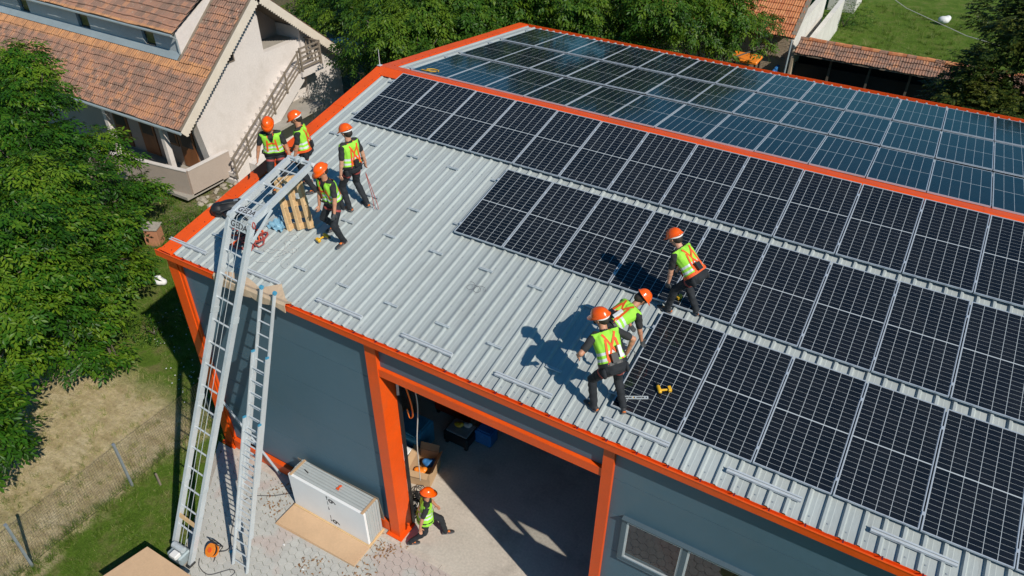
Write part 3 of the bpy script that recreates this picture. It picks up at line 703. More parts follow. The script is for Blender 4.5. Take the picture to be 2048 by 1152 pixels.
# balcony with solid parapet
BX0, BX1, BY0 = -17.5, -11.25, 7.20
g = MB(); g.box((BX0, BY0, 0.22), (BX1, 9.0, 0.34)); g.build('balcony_floor', M['concrete'], HS)
g = MB(); g.prism([(BX0, BY0 - 0.6), (BX1, BY0 + 0.25), (BX1 - 0.1, BY0 + 0.37), (BX0, BY0 - 0.48)], 'z', 0.28, 1.34); par = g.build('balcony_parapet', M['taupe'], HS)
g = MB(); g.box((BX1 - 0.13, BY0 + 0.33, 0.28), (BX1, 9.55, 1.34)); g.build('balcony_parapet', M['taupe'], HS)
g = MB(); g.prism([(BX0, BY0 - 0.62), (BX1 + 0.03, BY0 + 0.23), (BX1 - 0.12, BY0 + 0.39), (BX0, BY0 - 0.46)], 'z', 1.34, 1.375); g.box((BX1 - 0.15, BY0 + 0.33, 1.34), (BX1 + 0.03, 9.55, 1.374)); g.build('parapet_coping', M['plaster'], HS)
for x in (-12.55, -15.9):
    g = MB(); g.box((x - 0.1, 7.75, 0.34), (x + 0.1, 7.95, 3.05)); g.build('balcony_post', M['plaster'], HS)
g = MB(); g.prism([(9.0, 0.34), (9.0, 2.9), (8.6, 2.9), (8.95, 0.34)], 'x', -11.9, -11.5); g.build('corner_pier', M['plaster'], HS)
# outside stair rising along the gable to the loggia
SY0, SZ0, SY1, SZ1 = 9.3, 0.35, 13.55, 3.35
n = 17
for i in range(n):
    y0 = SY0 + (SY1 - SY0) * i / n; z = SZ0 + (SZ1 - SZ0) * (i + 1) / n; y1 = SY0 + (SY1 - SY0) * (i + 1) / n
    g = MB(); g.box((XW + 0.02, y0, z - 0.17), (XW + 0.80, y1 + 0.04, z)); g.build('step', M['plaster'], HS)
sd = Vector((0, SY1 - SY0, SZ1 - SZ0)).normalized()
g = MB(); g.prism([(SY0, SZ0 - 0.45), (SY1 + 0.2, SZ1 - 0.38), (SY1 + 0.2, SZ1 - 0.10), (SY0, SZ0 - 0.15)], 'x', XW + 0.03, XW + 0.79); g.build('stair_slab', M['plaster'], HS)
g = MB(); g.prism([(SY0, SZ0 - 0.5), (SY1 + 0.2, SZ1 - 0.42), (SY1 + 0.2, SZ1 + 0.08), (SY0, SZ0 + 0.06)], 'x', XW + 0.802, XW + 0.86); g.build('stair_stringer', M['plaster'], HS)
g = MB(); g.box((XW + 0.005, SY1 + 0.02, SZ1 - 0.2), (XW + 1.0, RY1 + 0.25, SZ1 + 0.02)); g.build('stair_landing', M['plaster'], HS)
for k, h in enumerate((0.16, 0.36, 0.56, 0.88)):
    g = MB(); p0 = Vector((XW + 0.88, SY0 - 0.1, SZ0 + h)); p1 = Vector((XW + 0.88, SY1 + 0.1, SZ1 + h)); g.beam(p0, p1, 0.045, 0.06 if k == 3 else 0.04); g.build('stair_rail', M['oldwood'], HS)
for i in range(6):
    t = i / 5; g = MB(); y = SY0 + (SY1 - SY0) * t; z = SZ0 + (SZ1 - SZ0) * t; g.box((XW + 0.85, y - 0.025, z), (XW + 0.91, y + 0.025, z + 0.9)); g.build('rail_post', M['oldwood'], HS)
# railing round the landing
lz = SZ1 + 0.02
for y in (SY1 + 0.08, RY1 + 0.2):
    g = MB(); g.box((XW + 0.93, y - 0.035, lz), (XW + 1.0, y + 0.035, lz + 1.0)); g.build('rail_post', M['oldwood'], HS)
for k in range(5):
    z = lz + 0.12 + k * 0.2
    g = MB(); g.box((XW + 0.94, SY1 + 0.05, z), (XW + 0.985, RY1 + 0.23, z + 0.07)); g.build('railing_board', M['oldwood'], HS)
for k in range(4):
    g = MB(); g.box((XW + 0.2 + k * 0.22, RY1 + 0.18, lz), (XW + 0.25 + k * 0.22, RY1 + 0.215, lz + 0.95)); g.build('railing_board', M['oldwood'], HS)
g = MB(); g.box((XW + 0.03, RY1 + 0.17, lz + 0.951), (XW + 1.02, RY1 + 0.225, lz + 1.0)); g.build('railing_board', M['oldwood'], HS)
# stained concrete canopy beside the stair and low wing wall
g = MB(); g.prism([(11.35, 1.62), (14.25, 1.72), (14.25, 1.84), (11.35, 1.74)], 'x', XW + 0.002, XW + 1.35); g.build('entrance_canopy', M['concrete'], HS)
g = MB(); g.prism([(10.0, 0.0), (11.3, 0.0), (11.3, 0.95), (10.0, 0.75)], 'x', XW + 0.9, XW + 1.35); g.build('wing_wall', M['plaster'], HS)
# tiles ------------------------------------------------------------
TW, TE = 0.24, 0.32
def tile_geom(mb, O, ux, uv, un):
    """one double-roll clay tile: ux across, uv up the slope, un off the roof"""
    prof = [(0.0, 0.012), (0.045, 0.034), (0.085, 0.010), (0.125, 0.010), (0.165, 0.034), (0.205, 0.010), (0.236, 0.012)]
    vs = []
    for v, h in ((-0.035, 0.046), (TE + 0.02, 0.0)):
        for x, z in prof: vs.append(O + ux * x + uv * v + un * (z + h))
    for x, z in prof: vs.append(O + ux * x + uv * -0.035 + un * (z + 0.046 - 0.040))
    n = len(prof)
    mb.add(vs, [(i, i + 1, n + i + 1, n + i) for i in range(n - 1)] + [(2 * n + i, 2 * n + i + 1, i + 1, i) for i in range(n - 1)])
def roof_tiles(parent, fr_o, ux, uv, un, nc, nr, keep, single, mat, name='roof_tile', wob=0.012, seed=1, x0=0.0):
    """tiles on a plane; the `single` nearest are objects, the rest one part"""
    rr = random.Random(seed); base = rootloc(parent)
    tm = MB(); R3 = Matrix((ux, uv, un)).transposed(); tile_geom(tm, Vector((0, 0, 0)), Vector((1, 0, 0)), Vector((0, 1, 0)), Vector((0, 0, 1))); me = tm.mesh(name, mat)
    rest = MB(); lst = []
    for r in range(nr):
        for c in range(nc):
            O = fr_o + ux * (c * TW + x0) + uv * (r * TE + 0.016 * math.sin(c * 0.5 + r) + rr.uniform(-wob, wob)) + un * rr.uniform(0, 0.014)
            if keep(O): lst.append(O)
    lst.sort(key=lambda o: (o - cam.location).length)
    for i, O in enumerate(lst):
        if i < single:
            link(name, me, parent, Matrix.Translation(O - base) @ (R3.to_4x4() @ Matrix.Rotation(rr.uniform(-.012, .012), 4, 'Z')))
        else: tile_geom(rest, O, ux, uv, un)
    if rest.v: tag(rest.build('far_tiles', mat, parent), kind='stuff')
uvS = Vector((0, math.cos(PIT), math.sin(PIT))); unS = Vector((0, -math.sin(PIT), math.cos(PIT)))
def roof_deck(y0, z0, y1, z1, name, x0=HXL, x1=HX - 0.02):
    g = MB(); dy, dz = y1 - y0, z1 - z0; L = math.hypot(dy, dz); ny, nz = -dz / L * 0.06 * (1 if y1 > y0 else -1), abs(dy) / L * 0.06
    ny = -abs(ny) if y1 > y0 else abs(ny)
    g.prism([(y0 - ny, z0 - nz), (y1 - ny, z1 - nz), (y1, z1), (y0, z0)], 'x', x0, x1); return g.build(name, M['oldwood'], HS)
rf = roof_deck(YE, ZE - 0.015, YR, ZR - 0.015, 'roof')
rb = roof_deck(YE2, ZE - 0.015, YR, ZR - 0.015, 'roof')
DY, DX1 = 9.83, -13.05; DZ1 = 5.66
def keep_front(o):
    return not (o.x < DX1 + 0.05 and o.y > DY - 0.28 and o.x > HXL)
roof_tiles(rf, Vector((HXL, YE, ZE)), Vector((1, 0, 0)), uvS, unS, 66, 19, keep_front, 300, M['tile'])
roof_tiles(rb, Vector((HX, YE2, ZE)), Vector((-1, 0, 0)), Vector((0, -math.cos(PIT), math.sin(PIT))), Vector((0, math.sin(PIT), math.cos(PIT))), 30, 19, lambda o: True, 0, M['tile'], seed=4)
g = MB()
for k in range(40):
    x = HX - 0.05 - k * 0.4; g2 = MB(); g2.tube([(x, YR, ZR + 0.02 + 0.01 * (k % 2)), (x - 0.42, YR, ZR + 0.03)], [0.12, 0.10], 8); g2.build('ridge_tile', M['tile'], HS)
# gutter under the front eave
g = MB(); g.tube([(HXL, YE - 0.10, ZE - 0.06), (HX - 0.03, YE - 0.10, ZE - 0.07)], 0.055, 7); g.build('eave_gutter', M['zinc'], HS)
# scalloped barge boards
def barge(y0, z0, y1, z1, flip):
    d = Vector((y1 - y0, z1 - z0)); L = d.length; d.normalize(); nrm = Vector((d.y, -d.x)) if d.x > 0 else Vector((-d.y, d.x))
    if nrm.y > 0: nrm = -nrm
    k = int(L / 0.13); top = []; bot = []
    for i in range(k * 4 + 1):
        s = L * i / (k * 4); w = 0.27 + 0.06 * (1 - abs((i % 4) / 2 - 1))
        p = Vector((y0, z0)) + d * s; top.append(p + nrm * -0.03); bot.append(p + nrm * w)
    n = len(top); g = MB()
    for x in (HX - 0.035, HX + 0.0): g.v.extend([(x, p.x, p.y) for p in top] + [(x, p.x, p.y) for p in bot])
    for i in range(n - 1):
        g.f += [(i, i + 1, n + i + 1, n + i), (2 * n + i, 3 * n + i, 3 * n + i + 1, 2 * n + i + 1), (n + i, n + i + 1, 3 * n + i + 1, 3 * n + i), (i, 2 * n + i, 2 * n + i + 1, i + 1)]; g.m += [0] * 4
    g.build('barge_board', M['barge'], HS)
barge(YE - 0.06, ZE - 0.05, YR, ZR, 0); barge(YE2 + 0.06, ZE - 0.05, YR, ZR, 1)
# long shed dormer
dpit = math.atan2(6.60 - DZ1 - 0.02, 11.2 - 9.62)
uvD = Vector((0, math.cos(dpit), math.sin(dpit))); unD = Vector((0, -math.sin(dpit), math.cos(dpit)))
def zmain(y): return ZE + (y - YE) * math.tan(PIT)
wins = [(-23.2, -22.5), (-19.15, -18.4), (-15.08, -14.38)]
xs = [HXL + 0.2] + [v for w_ in wins for v in w_] + [DX1]
z0, z1 = zmain(DY) - 0.1, DZ1 - 0.02
for i in range(0, len(xs), 2):
    g = MB(); g.box((xs[i], DY, z0), (xs[i + 1], DY + 0.15, z1)); g.build('dormer_wall', M['bluegrey'], HS)
for a, b in wins:
    g = MB(); g.box((a, DY + 0.12, z0), (b, DY + 0.15, z1)); wd = g.build('window', M['dark'], HS)
    g = MB(); g.add([(a + 0.04, DY + 0.09, z0 + 0.15), (b - 0.04, DY + 0.09, z0 + 0.15), (b - 0.04, DY + 0.09, z1 - 0.04), (a + 0.04, DY + 0.09, z1 - 0.04)], [(0, 1, 2, 3)]); g.build('pane', M['glass'], wd)
g = MB(); g.prism([(DY + 0.001, z0), (11.95, zmain(11.95) - 0.02), (11.95, zmain(11.95) + 0.05), (DY + 0.001, z1)], 'x', DX1 - 0.15, DX1 + 0.005); g.build('dormer_cheek', M['plaster'], HS)
g = MB(); g.xbox(Matrix.Translation(((HXL + DX1) / 2, DY - 0.13, zmain(DY - 0.13) + 0.075)) @ Matrix.Rotation(PIT, 4, 'X'), (DX1 - HXL + 0.1, 0.33, 0.012)); g.build('dormer_flashing', M['zinc'], HS)
g = MB(); yq0 = 9.6; yq1 = 12.2
g.prism([(yq0, DZ1 - 0.03), (yq1, DZ1 - 0.03 + (yq1 - yq0) * math.tan(dpit)), (yq1, DZ1 + 0.02 + (yq1 - yq0) * math.tan(dpit)), (yq0, DZ1 + 0.02)], 'x', HXL, DX1 + 0.12); dr = g.build('dormer_roof', M['oldwood'], HS)
roof_tiles(dr, Vector((HXL, yq0, DZ1 + 0.03)), Vector((1, 0, 0)), uvD, unD, 59, 10, lambda o: o.x < DX1 + 0.0, 150, M['tile'], seed=9)
g = MB(); g.tube([(HXL, yq0 - 0.07, DZ1 - 0.03), (DX1 + 0.15, yq0 - 0.07, DZ1 - 0.035)], 0.05, 7); g.build('dormer_gutter', M['zinc'], HS)
g = MB(); g.tube([(DX1 + 0.06, yq0 - 0.04, DZ1 - 0.05), (DX1 + 0.05, DY - 0.05, DZ1 - 0.25), (DX1 + 0.05, DY - 0.05, zmain(DY) + 0.05)], 0.035, 7); g.build('downpipe', M['zinc'], HS)

# ------------------------------------------------------------------ inclined ladder hoist with knee section
HO = thing('ladder_hoist', 'long aluminium ladder hoist bent over the eave with cables between its rails', 'ladder hoist', (0.92, -3.4, 0))
FT = Vector((0.925, -3.445, 0.0)); KN = Vector((1.565, -0.24, 7.415)); TPv = Vector((1.56, 1.47, 7.86))
lowd = (KN - FT).normalized(); upd = (TPv - KN).normalized()
e1 = (Vector((1, 0, 0)) - lowd * lowd.x).normalized(); upl = e1.cross(lowd); e2 = (Vector((1, 0, 0)) - upd * upd.x).normalized(); upu = e2.cross(upd)
HWD = 0.285
def hoist_seg(p, q, up, w, h, name='rail', mat='alu'):
    g = MB(); g.beam(p, q, w, h, up=up); return g.build(name, M[mat], HO)
secs = 4
for s in (-1, 1):
    for k in range(secs):
        a = FT + e1 * HWD * s + lowd * ((KN - FT).length * k / secs); b = FT + e1 * HWD * s + lowd * ((KN - FT).length * (k + 1) / secs - 0.012)
        r_ = hoist_seg(a, b, upl, 0.052, 0.13)
        if k < secs - 1:
            g = MB(); g.beam(b - lowd * 0.06, b + lowd * 0.07, 0.066, 0.148, up=upl); g.build('coupling', M['alu_old'], r_)
        g = MB(); g.beam(a + lowd * .05 + upl * .068, b - lowd * .08 + upl * .068, 0.075, 0.008, up=upl); g.build('rail_lip', M['alu_old'], r_)
    r_ = hoist_seg(KN + e2 * HWD * s, TPv + e2 * HWD * s, upu, 0.052, 0.13)
    g = MB(); g.beam(KN + e2 * HWD * s + upd * .1 + upu * .068, TPv + e2 * HWD * s - upd * .1 + upu * .068, 0.075, 0.008, up=upu); g.build('rail_lip', M['alu_old'], r_)
    g = MB(); g.tube([KN + e2 * (HWD * s - .04), KN + e2 * (HWD * s + .04)], 0.075, 12); g.build('knee_hinge', M['alu_old'], HO)
for i in range(15):
    p = FT + lowd * (0.30 + i * 0.505); g = MB(); g.tube([p - e1 * .27, p + e1 * .27], 0.019, 7); g.build('rung', M['alu'], HO)
L2 = (TPv - KN).length
for t in (0.45, 0.95, 1.42, L2 - 0.02):
    p = KN + upd * t; g = MB(); g.tube([p - e2 * .27, p + e2 * .27], 0.02, 7); g.build('rung', M['alu'], HO)
def plate(c, e, d, up, s, w=0.17):
    g = MB(); g.beam(c - e * .26, c + e * .26, w, 0.01, up=up); pl = g.build('knee_plate', M['alu'], HO)
    o = link('lettering', text_mesh(s, 0.165, M['ink'], 0.0005, 0.004), pl)
    Mx = Matrix((e, d, up)).transposed().to_4x4(); Mx.translation = c + up * 0.0075 - Vector(rootloc(HO)); o.matrix_local = Mx
plate(KN - lowd * 0.15 + upl * 0.03, e1, lowd, upl, 'GEDA'); plate(KN + upd * 0.17 + upu * 0.03, e2, upd, upu, 'GEDA')
for x in (-.07, .06):
    g = MB(); g.tube([FT + lowd * 0.1 + upl * .05 + e1 * x, KN + (upl + upu) * .03 + e1 * x, TPv + upu * .05 + e2 * x], 0.006, 5); g.build('hoist_cable', M['alu'], HO)
g = MB(); c = TPv + upu * 0.05; g.tube([c - e2 * .32, c + e2 * .32], 0.03, 8); hd = g.build('head_roller', M['alu'], HO)
for x in (-.06, .06):
    g = MB(); g.tube([c + e2 * (x - .02), c + e2 * (x + .02)], 0.07, 12); g.build('pulley', M['alu_old'], hd)
g = MB(); c = TPv + upu * 0.02 + e2 * .33; g.tube([c, c + e2 * .05], 0.045, 10); g.build('latch_wheel', M['hatband'], HO)
g = MB(); g.beam(KN + e1 * .36 - lowd * .36, KN + upd * 0.45 + e2 * .36 - upu * .04, 0.03, 0.05); g.build('knee_strut', M['alu_old'], HO)
g = MB(); g.tube([KN + e1 * .33 - lowd * .02 + Vector((0, .03 * math.sin(a), .07 * math.cos(a))) for a in [i * .6 for i in range(12)]], .012, 5); g.build('tied_rope', M['strapr'], HO)
# winch at the foot
g = MB(); g.bbox((0.72, -3.62, 0.05), (1.13, -3.30, 0.32), 0.03); wn = g.build('winch', M['zinc'], HO)
g = MB(); g.tube([(0.76, -3.42, 0.40), (1.08, -3.42, 0.40)], 0.07, 12); g.build('winch_drum', M['alu_old'], wn)
g = MB(); g.bbox((0.88, -3.66, 0.3), (1.08, -3.50, 0.42), 0.02); g.build('winch_motor', M['hatband'], wn)
for x in (0.64, 1.21):
    g = MB(); g.bbox((x - 0.06, -3.55, 0.0), (x + 0.06, -3.36, 0.05), 0.01); g.build('foot', M['dark'], HO)
p = FT + lowd * 1.07 + upl * 0.045; g = MB(); g.beam(p - e1 * .30, p + e1 * .28, 0.09, 0.03, up=upl)
tag(g.build('timber_batten', M['wood']), 'short yellow pine batten lying across the lower rungs of the ladder hoist', 'batten')

# ------------------------------------------------------------------ three-section extension ladder
EL = thing('extension_ladder', 'three section aluminium extension ladder with blue end caps leaning on the eave', 'ladder', (2.25, -2.85, 0))
e0 = Vector((2.25, -2.85, 0.0)); e1_ = Vector((2.42, -0.70, 6.30)); ed = (e1_ - e0).normalized(); ex = (Vector((1, 0, 0)) - ed * ed.x).normalized(); eu = ex.cross(ed); LT = (e1_ - e0).length
for si, (a, b, hw, off) in enumerate(((2.2, LT, .172, 0.0), (0.9, LT - 1.35, .192, 0.072), (0.0, LT - 2.85, .212, 0.144))):
    for s in (-1, 1):
        g = MB(); p = e0 + ed * a + ex * hw * s + eu * off; q = e0 + ed * b + ex * hw * s + eu * off
        g.beam(p, q, 0.026, 0.068, up=eu); st = g.build('stile', M['alu'], EL)
        g = MB()
        if si == 0: g.tube([q - ex * .02 + ed * .03, q + ex * .02 + ed * .03], .045, 12)
        else: g.beam(q, q + ed * 0.04, 0.03, 0.074, up=eu)
        g.build('end_cap', M['cyan'], st)
    for i in range(int((b - a) / 0.28)):
        p = e0 + ed * (a + 0.15 + i * 0.28) + eu * off
        g = MB(); g.tube([p - ex * (hw - .012), p + ex * (hw - .012)], 0.015, 6); g.build('rung', M['alu'], EL)
# prop and brace bars behind the ladders
g = MB(); g.beam((-0.35, -0.62, 1.9), (1.25, -0.70, 0.22), 0.05, 0.05); tag(g.build('grey_prop_bar', M['steel']), 'grey steel bar leaning slantwise on the wall behind the ladders', 'metal bar')
# torn cardboard pads folded over the gutter under both ladders
def pad(x0, x1, back, front, label, seed):
    r = random.Random(seed); g = MB(); n = 9; rows_ = []
    for i in range(n + 1):
        x = x0 + (x1 - x0) * i / n; t = abs(i / n - .5) * 2
        yb = -.64 + back(i / n); zb = F(0, yb / math.cos(TH), -.062).z + .004
        zf = 6.10 - front(i / n) * (1 - .25 * t) + r.uniform(-.015, .015)
        rows_.append([(x + r.uniform(-.01, .01), yb, zb), (x, -.56, F(0, -.56, -.055).z + .012 + r.uniform(0, .012)), (x, -.665, 6.135 + r.uniform(0, .01)), (x, -.692, 6.10), (x + r.uniform(-.01, .01), -.690 - r.uniform(0, .012), zf)])
    k = 5; g.add([p for rw in rows_ for p in rw], [(i * k + j, (i + 1) * k + j, (i + 1) * k + j + 1, i * k + j + 1) for i in range(n) for j in range(k - 1)])
    o = g.build('cardboard_pad', M['padcard']); s_ = o.modifiers.new('thick', 'SOLIDIFY'); s_.thickness = .012; s_.offset = 1; return tag(o, label, 'cardboard pad')
M['padcard'] = pm('pale_packing_board', (0.56, 0.42, 0.29), 0.12, 3, 0.75, fine=0.06, dirt=(0.40, 0.28, 0.18, .5))
pad(0.86, 1.86, lambda t: .16 + .10 * math.sin(t * 3.1), lambda t: .20 + .03 * math.sin(t * 9), 'torn pale packing board folded over the gutter under the hoist', 1)
pad(1.84, 2.80, lambda t: .12 + .30 * max(0, 1 - abs(t - .45) * 2.6), lambda t: .17 + .05 * math.sin(t * 7), 'pale packing board folded over the gutter behind the extension ladder top', 2)

# ------------------------------------------------------------------ things lying on the roof
def on_roof(name, label, cat, u, v, ang=0.0, h=-0.072, group=None):
    t = thing(name, label, cat, group=group)
    t.matrix_world = MF @ Matrix.Translation((u, v, h)) @ Matrix.Rotation(ang, 4, 'Z')
    return t
# standing pallet that carries the hoist's head
PA = thing('wooden_pallet', 'pale wooden pallet standing tilted under the head of the ladder hoist', 'pallet')
pb = Vector((1.52, 1.24, F(0, 1.25, -0.118).z + 0.02)); 
px = Vector((-0.98, -0.17, 0.0)).normalized(); pu = Vector((-0.34, 0.20, 0.93)).normalized(); px = (px - pu * px.dot(pu)).normalized(); pn = px.cross(pu)
Mp = Matrix((px, pu, pn)).transposed().to_4x4(); Mp.translation = pb; PA.matrix_world = Mp @ Matrix.Diagonal((.74, 1.0, 1, 1))
for k in range(3):
    x = -0.36 + k * 0.36
    g = MB(); g.bbox((x - 0.05, 0.0, -0.142), (x + 0.05, 1.15, -0.122), 0.004); g.build('runner_board', M['wood'], PA, local=True)
    for y in (0.0, 0.50, 1.0):
        g = MB(); g.bbox((x - 0.05, y, -0.121), (x + 0.05, y + 0.145, -0.045), 0.005); g.build('block', M['wood'], PA, local=True)
    g = MB(); g.bbox((x - 0.072, 0.001, -0.044), (x + 0.072, 1.149, -0.024), 0.004); g.build('stringer_board', M['wood'], PA, local=True)
for y in (0.0, 0.235, 0.50, 0.765, 1.0):
    g = MB(); g.bbox((-0.42, y, -0.023), (0.42, y + 0.14, 0.0), 0.004); g.build('deck_board', M['wood'], PA, local=True)
def drill(name, label, Mw, pose=0):
    t = thing(name, label, 'drill'); t.matrix_world = Mw
    g = MB(); g.tube([(-0.09, 0, 0.04), (-0.06, 0, 0.04), (0.05, 0, 0.04), (0.07, 0, 0.04)], [0.028, 0.036, 0.036, 0.028], 10); g.build('motor_body', M['yellow'], t, smooth=True, local=True)
    g = MB(); g.tube([(0.07, 0, 0.04), (0.12, 0, 0.04)], [0.024, 0.016], 10); g.tube([(0.12, 0, 0.04), (0.20, 0, 0.04)], 0.005, 6); g.build('chuck', M['dark'], t, local=True)
    g = MB(); g.tube([(-0.03, 0, 0.035), (-0.05, -0.15, 0.035)], [0.022, 0.020], 8); g.build('handle', M['yellow'], t, local=True)
    g = MB(); g.bbox((-0.08, -0.16, 0.002), (0.0, -0.144, 0.07), 0.006); g.build('battery_collar', M['dark'], t, local=True)
    g = MB(); g.bbox((-0.10, -0.21, 0.0), (0.01, -0.145, 0.075), 0.012); g.build('battery', M['yellow'], t, local=True)
    return t
drill('cordless_drill', 'yellow and black cordless drill lying beside the standing pallet', MF @ Matrix.Translation((2.23, 1.22, -0.055)) @ Matrix.Rotation(-0.2, 4, 'Z') @ Matrix.Scale(1.05, 4))
drill('cordless_drill', 'yellow cordless drill lying on the lowest panel corner near the level', MF @ Matrix.Translation((9.82, 0.60, 0.004)) @ Matrix.Rotation(2.25, 4, 'Z') @ Matrix.Scale(0.92, 4))
drill('cordless_drill', 'cordless drill on the panel edge at the leaning worker\'s feet', MF @ Matrix.Translation((9.24, 2.72, 0.004)) @ Matrix.Rotation(1.2, 4, 'Z') @ Matrix.Scale(1.0, 4))
# spirit level on the first panel of the lowest row
SL = thing('spirit_level', 'silver spirit level with orange end lying on the lowest panel', 'spirit level'); SL.matrix_world = MF @ Matrix.Translation((9.36, 0.175, 0.004)) @ Matrix.Rotation(0.45, 4, 'Z')
g = MB()
for y in (0.0, 0.040): g.box((0.02, y, 0), (0.42, y + 0.010, 0.022))
for x in (0.02, 0.155, 0.21, 0.355, 0.40): g.box((x, 0.0102, 0), (x + 0.022, 0.0398, 0.022))
g.build('level_body', M['alu'], SL, local=True)
g = MB(); g.bbox((-0.005, -0.003, -0.001), (0.0195, 0.053, 0.024), 0.004); g.build('end_cap', M['strap'], SL, local=True)
g = MB(); g.tube([(0.185, 0.012, 0.012), (0.185, 0.038, 0.012)], 0.008, 8); g.build('vial', M['yellow'], SL, local=True)
# black rucksack by the verge
RK = on_roof('rucksack', 'black rucksack lying by the orange verge left of the hoist', 'rucksack', -0.36, 0.98, 0.7, h=-0.118)
def blob(pts, vox=0.02, it=3):
    """fused soft body from spheres (x,y,z,r[,sx,sy,sz])"""
    bm = bmesh.new()
    for p in pts:
        s = p[4:7] if len(p) > 4 else (1, 1, 1)
        bmesh.ops.create_icosphere(bm, subdivisions=2, radius=p[3], matrix=Matrix.Translation(p[:3]) @ Matrix.Diagonal((*s, 1)))
    return fuse(bm, vox, it)
def fuse(bm, vox, it):
    me = bpy.data.meshes.new('tmp'); bm.to_mesh(me); bm.free()
    o = bpy.data.objects.new('tmp', me); COL.objects.link(o)
    r = o.modifiers.new('r', 'REMESH'); r.mode = 'VOXEL'; r.voxel_size = vox
    if it:
        s = o.modifiers.new('s', 'SMOOTH'); s.factor = 0.5; s.iterations = it
    dg = bpy.context.evaluated_depsgraph_get()
    out = bpy.data.meshes.new_from_object(o.evaluated_get(dg))
    bpy.data.objects.remove(o); bpy.data.meshes.remove(me)
    out.polygons.foreach_set('use_smooth', [True] * len(out.polygons))
    return out
me = blob([(0, 0, 0.13, 0.15, 1.5, 1, 0.85), (0.14, 0.02, 0.12, 0.13, 1.1, 1, .9), (-0.16, -0.01, 0.13, 0.13), (0.05, -0.14, 0.10, 0.09, 1.6, 1, .9)]); me.materials.append(M['dark']); link('bag_body', me, RK); RK.scale = (1.35, 1.35, 1.35)
for s in (-1, 1):
    g = MB(); g.tube([(-0.2, -0.10 + 0.05 * s, 0.22), (-0.05, -0.16 + 0.1 * s, 0.27), (0.12, -0.1 + 0.07 * s, 0.24), (0.3, -0.2 + 0.1 * s, 0.03)], 0.014, 5); g.build('strap', M['dark'], RK, local=True)
g = MB(); g.box((0.12, -0.02, 0.235), (0.19, 0.03, 0.245)); g.build('buckle', M['steel'], RK, local=True)
# heap of red climbing rope and harness under the knee
HP = on_roof('harness_heap', 'tangled heap of red rope and harness straps under the hoist knee', 'rope', 0.55, 0.47, 0, h=-0.10)
rr = random.Random(11)
for k in range(9):
    pts = []; a0 = rr.uniform(0, 6.28); cx, cy = rr.uniform(-.22, .28), rr.uniform(-.16, .16); R0 = rr.uniform(0.08, 0.2)
    for i in range(22):
        a = a0 + i * 0.55; R1 = R0 * (1 + 0.3 * math.sin(3 * a + k)); pts.append((cx + R1 * math.cos(a), cy + R1 * 0.8 * math.sin(a), 0.02 + 0.012 * k + 0.02 * math.sin(2 * a)))
    g = MB(); g.tube(pts, 0.012, 5); g.build('rope_loop', M['strapr'] if k % 3 else M['strap'], HP, local=True)
me = blob([(0.1, -0.05, 0.05, 0.09, 1.2, 1, .6), (-0.05, 0.06, 0.05, 0.08), (0.2, -0.12, .05, .07, 1, 1, .6)]); me.materials.append(M['dark']); link('tool_pouch', me, HP); HP.scale = (1.4, 1.4, 1.4)
# crumpled clear film by the pallet, loose packing strings
FM = on_roof('plastic_film', 'crumpled pale blue plastic film lying beside the pallet foot', 'plastic film', 0.98, 1.15, 0, h=-0.118)
bm = bmesh.new(); bmesh.ops.create_grid(bm, x_segments=14, y_segments=14, size=0.22)
for v in bm.verts:
    v.co.z = 0.05 + 0.06 * math.sin(v.co.x * 31 + v.co.y * 17) * math.cos(v.co.y * 27) + rr.uniform(0, .035); v.co.x += rr.uniform(-.015, .015)
me = bpy.data.meshes.new('film_sheet'); bm.to_mesh(me); bm.free(); me.materials.append(M['film']); link('film_sheet', me, FM)
SR = on_roof('packing_string', 'loose pale packing string tangled on the sheet between the pallet and eave', 'string', 1.62, 0.52, 0, h=-0.068)
for k in range(5):
    pts = []; x, y = rr.uniform(-.2, .2), rr.uniform(-.2, .2); a = rr.uniform(0, 6)
    for i in range(26): pts.append((x, y, 0.004 + 0.004 * k)); a += rr.uniform(-.9, 1.1); x += 0.04 * math.cos(a); y += 0.04 * math.sin(a)
    g = MB(); g.tube(pts, 0.003, 4); g.build('string_loop', M['rope'], SR, local=True)
YS = thing('yellow_lanyard', 'small yellow rope loop lying on the first panel past the ridge', 'rope'); YS.matrix_world = MBK @ Matrix.Translation((0.50, 0.30, 0.006))
g = MB(); g.tube([(0.16 * math.cos(a) * (1 + .2 * math.sin(2 * a)), 0.11 * math.sin(a), 0) for a in [i * 0.3 for i in range(21)]] + [(0.0, -0.14, 0), (-0.25, -0.16, 0)], 0.012, 5); g.build('rope_loop', M['yellow'], YS, local=True)
# loose cable ends at the panel edges
for (u, v, lab) in ((5.95, 1.30, 'thin loose cable coil beside the middle row of panels'), (9.08, 1.12, 'thin loose cable coil beside the lowest row of panels')):
    t = on_roof('loose_cable', lab, 'cable', u, v, 0, h=-0.066); pts = []
    for i in range(30): a = i * 0.5; R1 = 0.10 + 0.03 * math.sin(i * .7); pts.append((R1 * math.cos(a) - i * 0.008, R1 * .8 * math.sin(a), 0.006 + .001 * i))
    g = MB(); g.tube(pts, 0.004, 4); g.build('cable_coil', M['cable'], t, local=True)
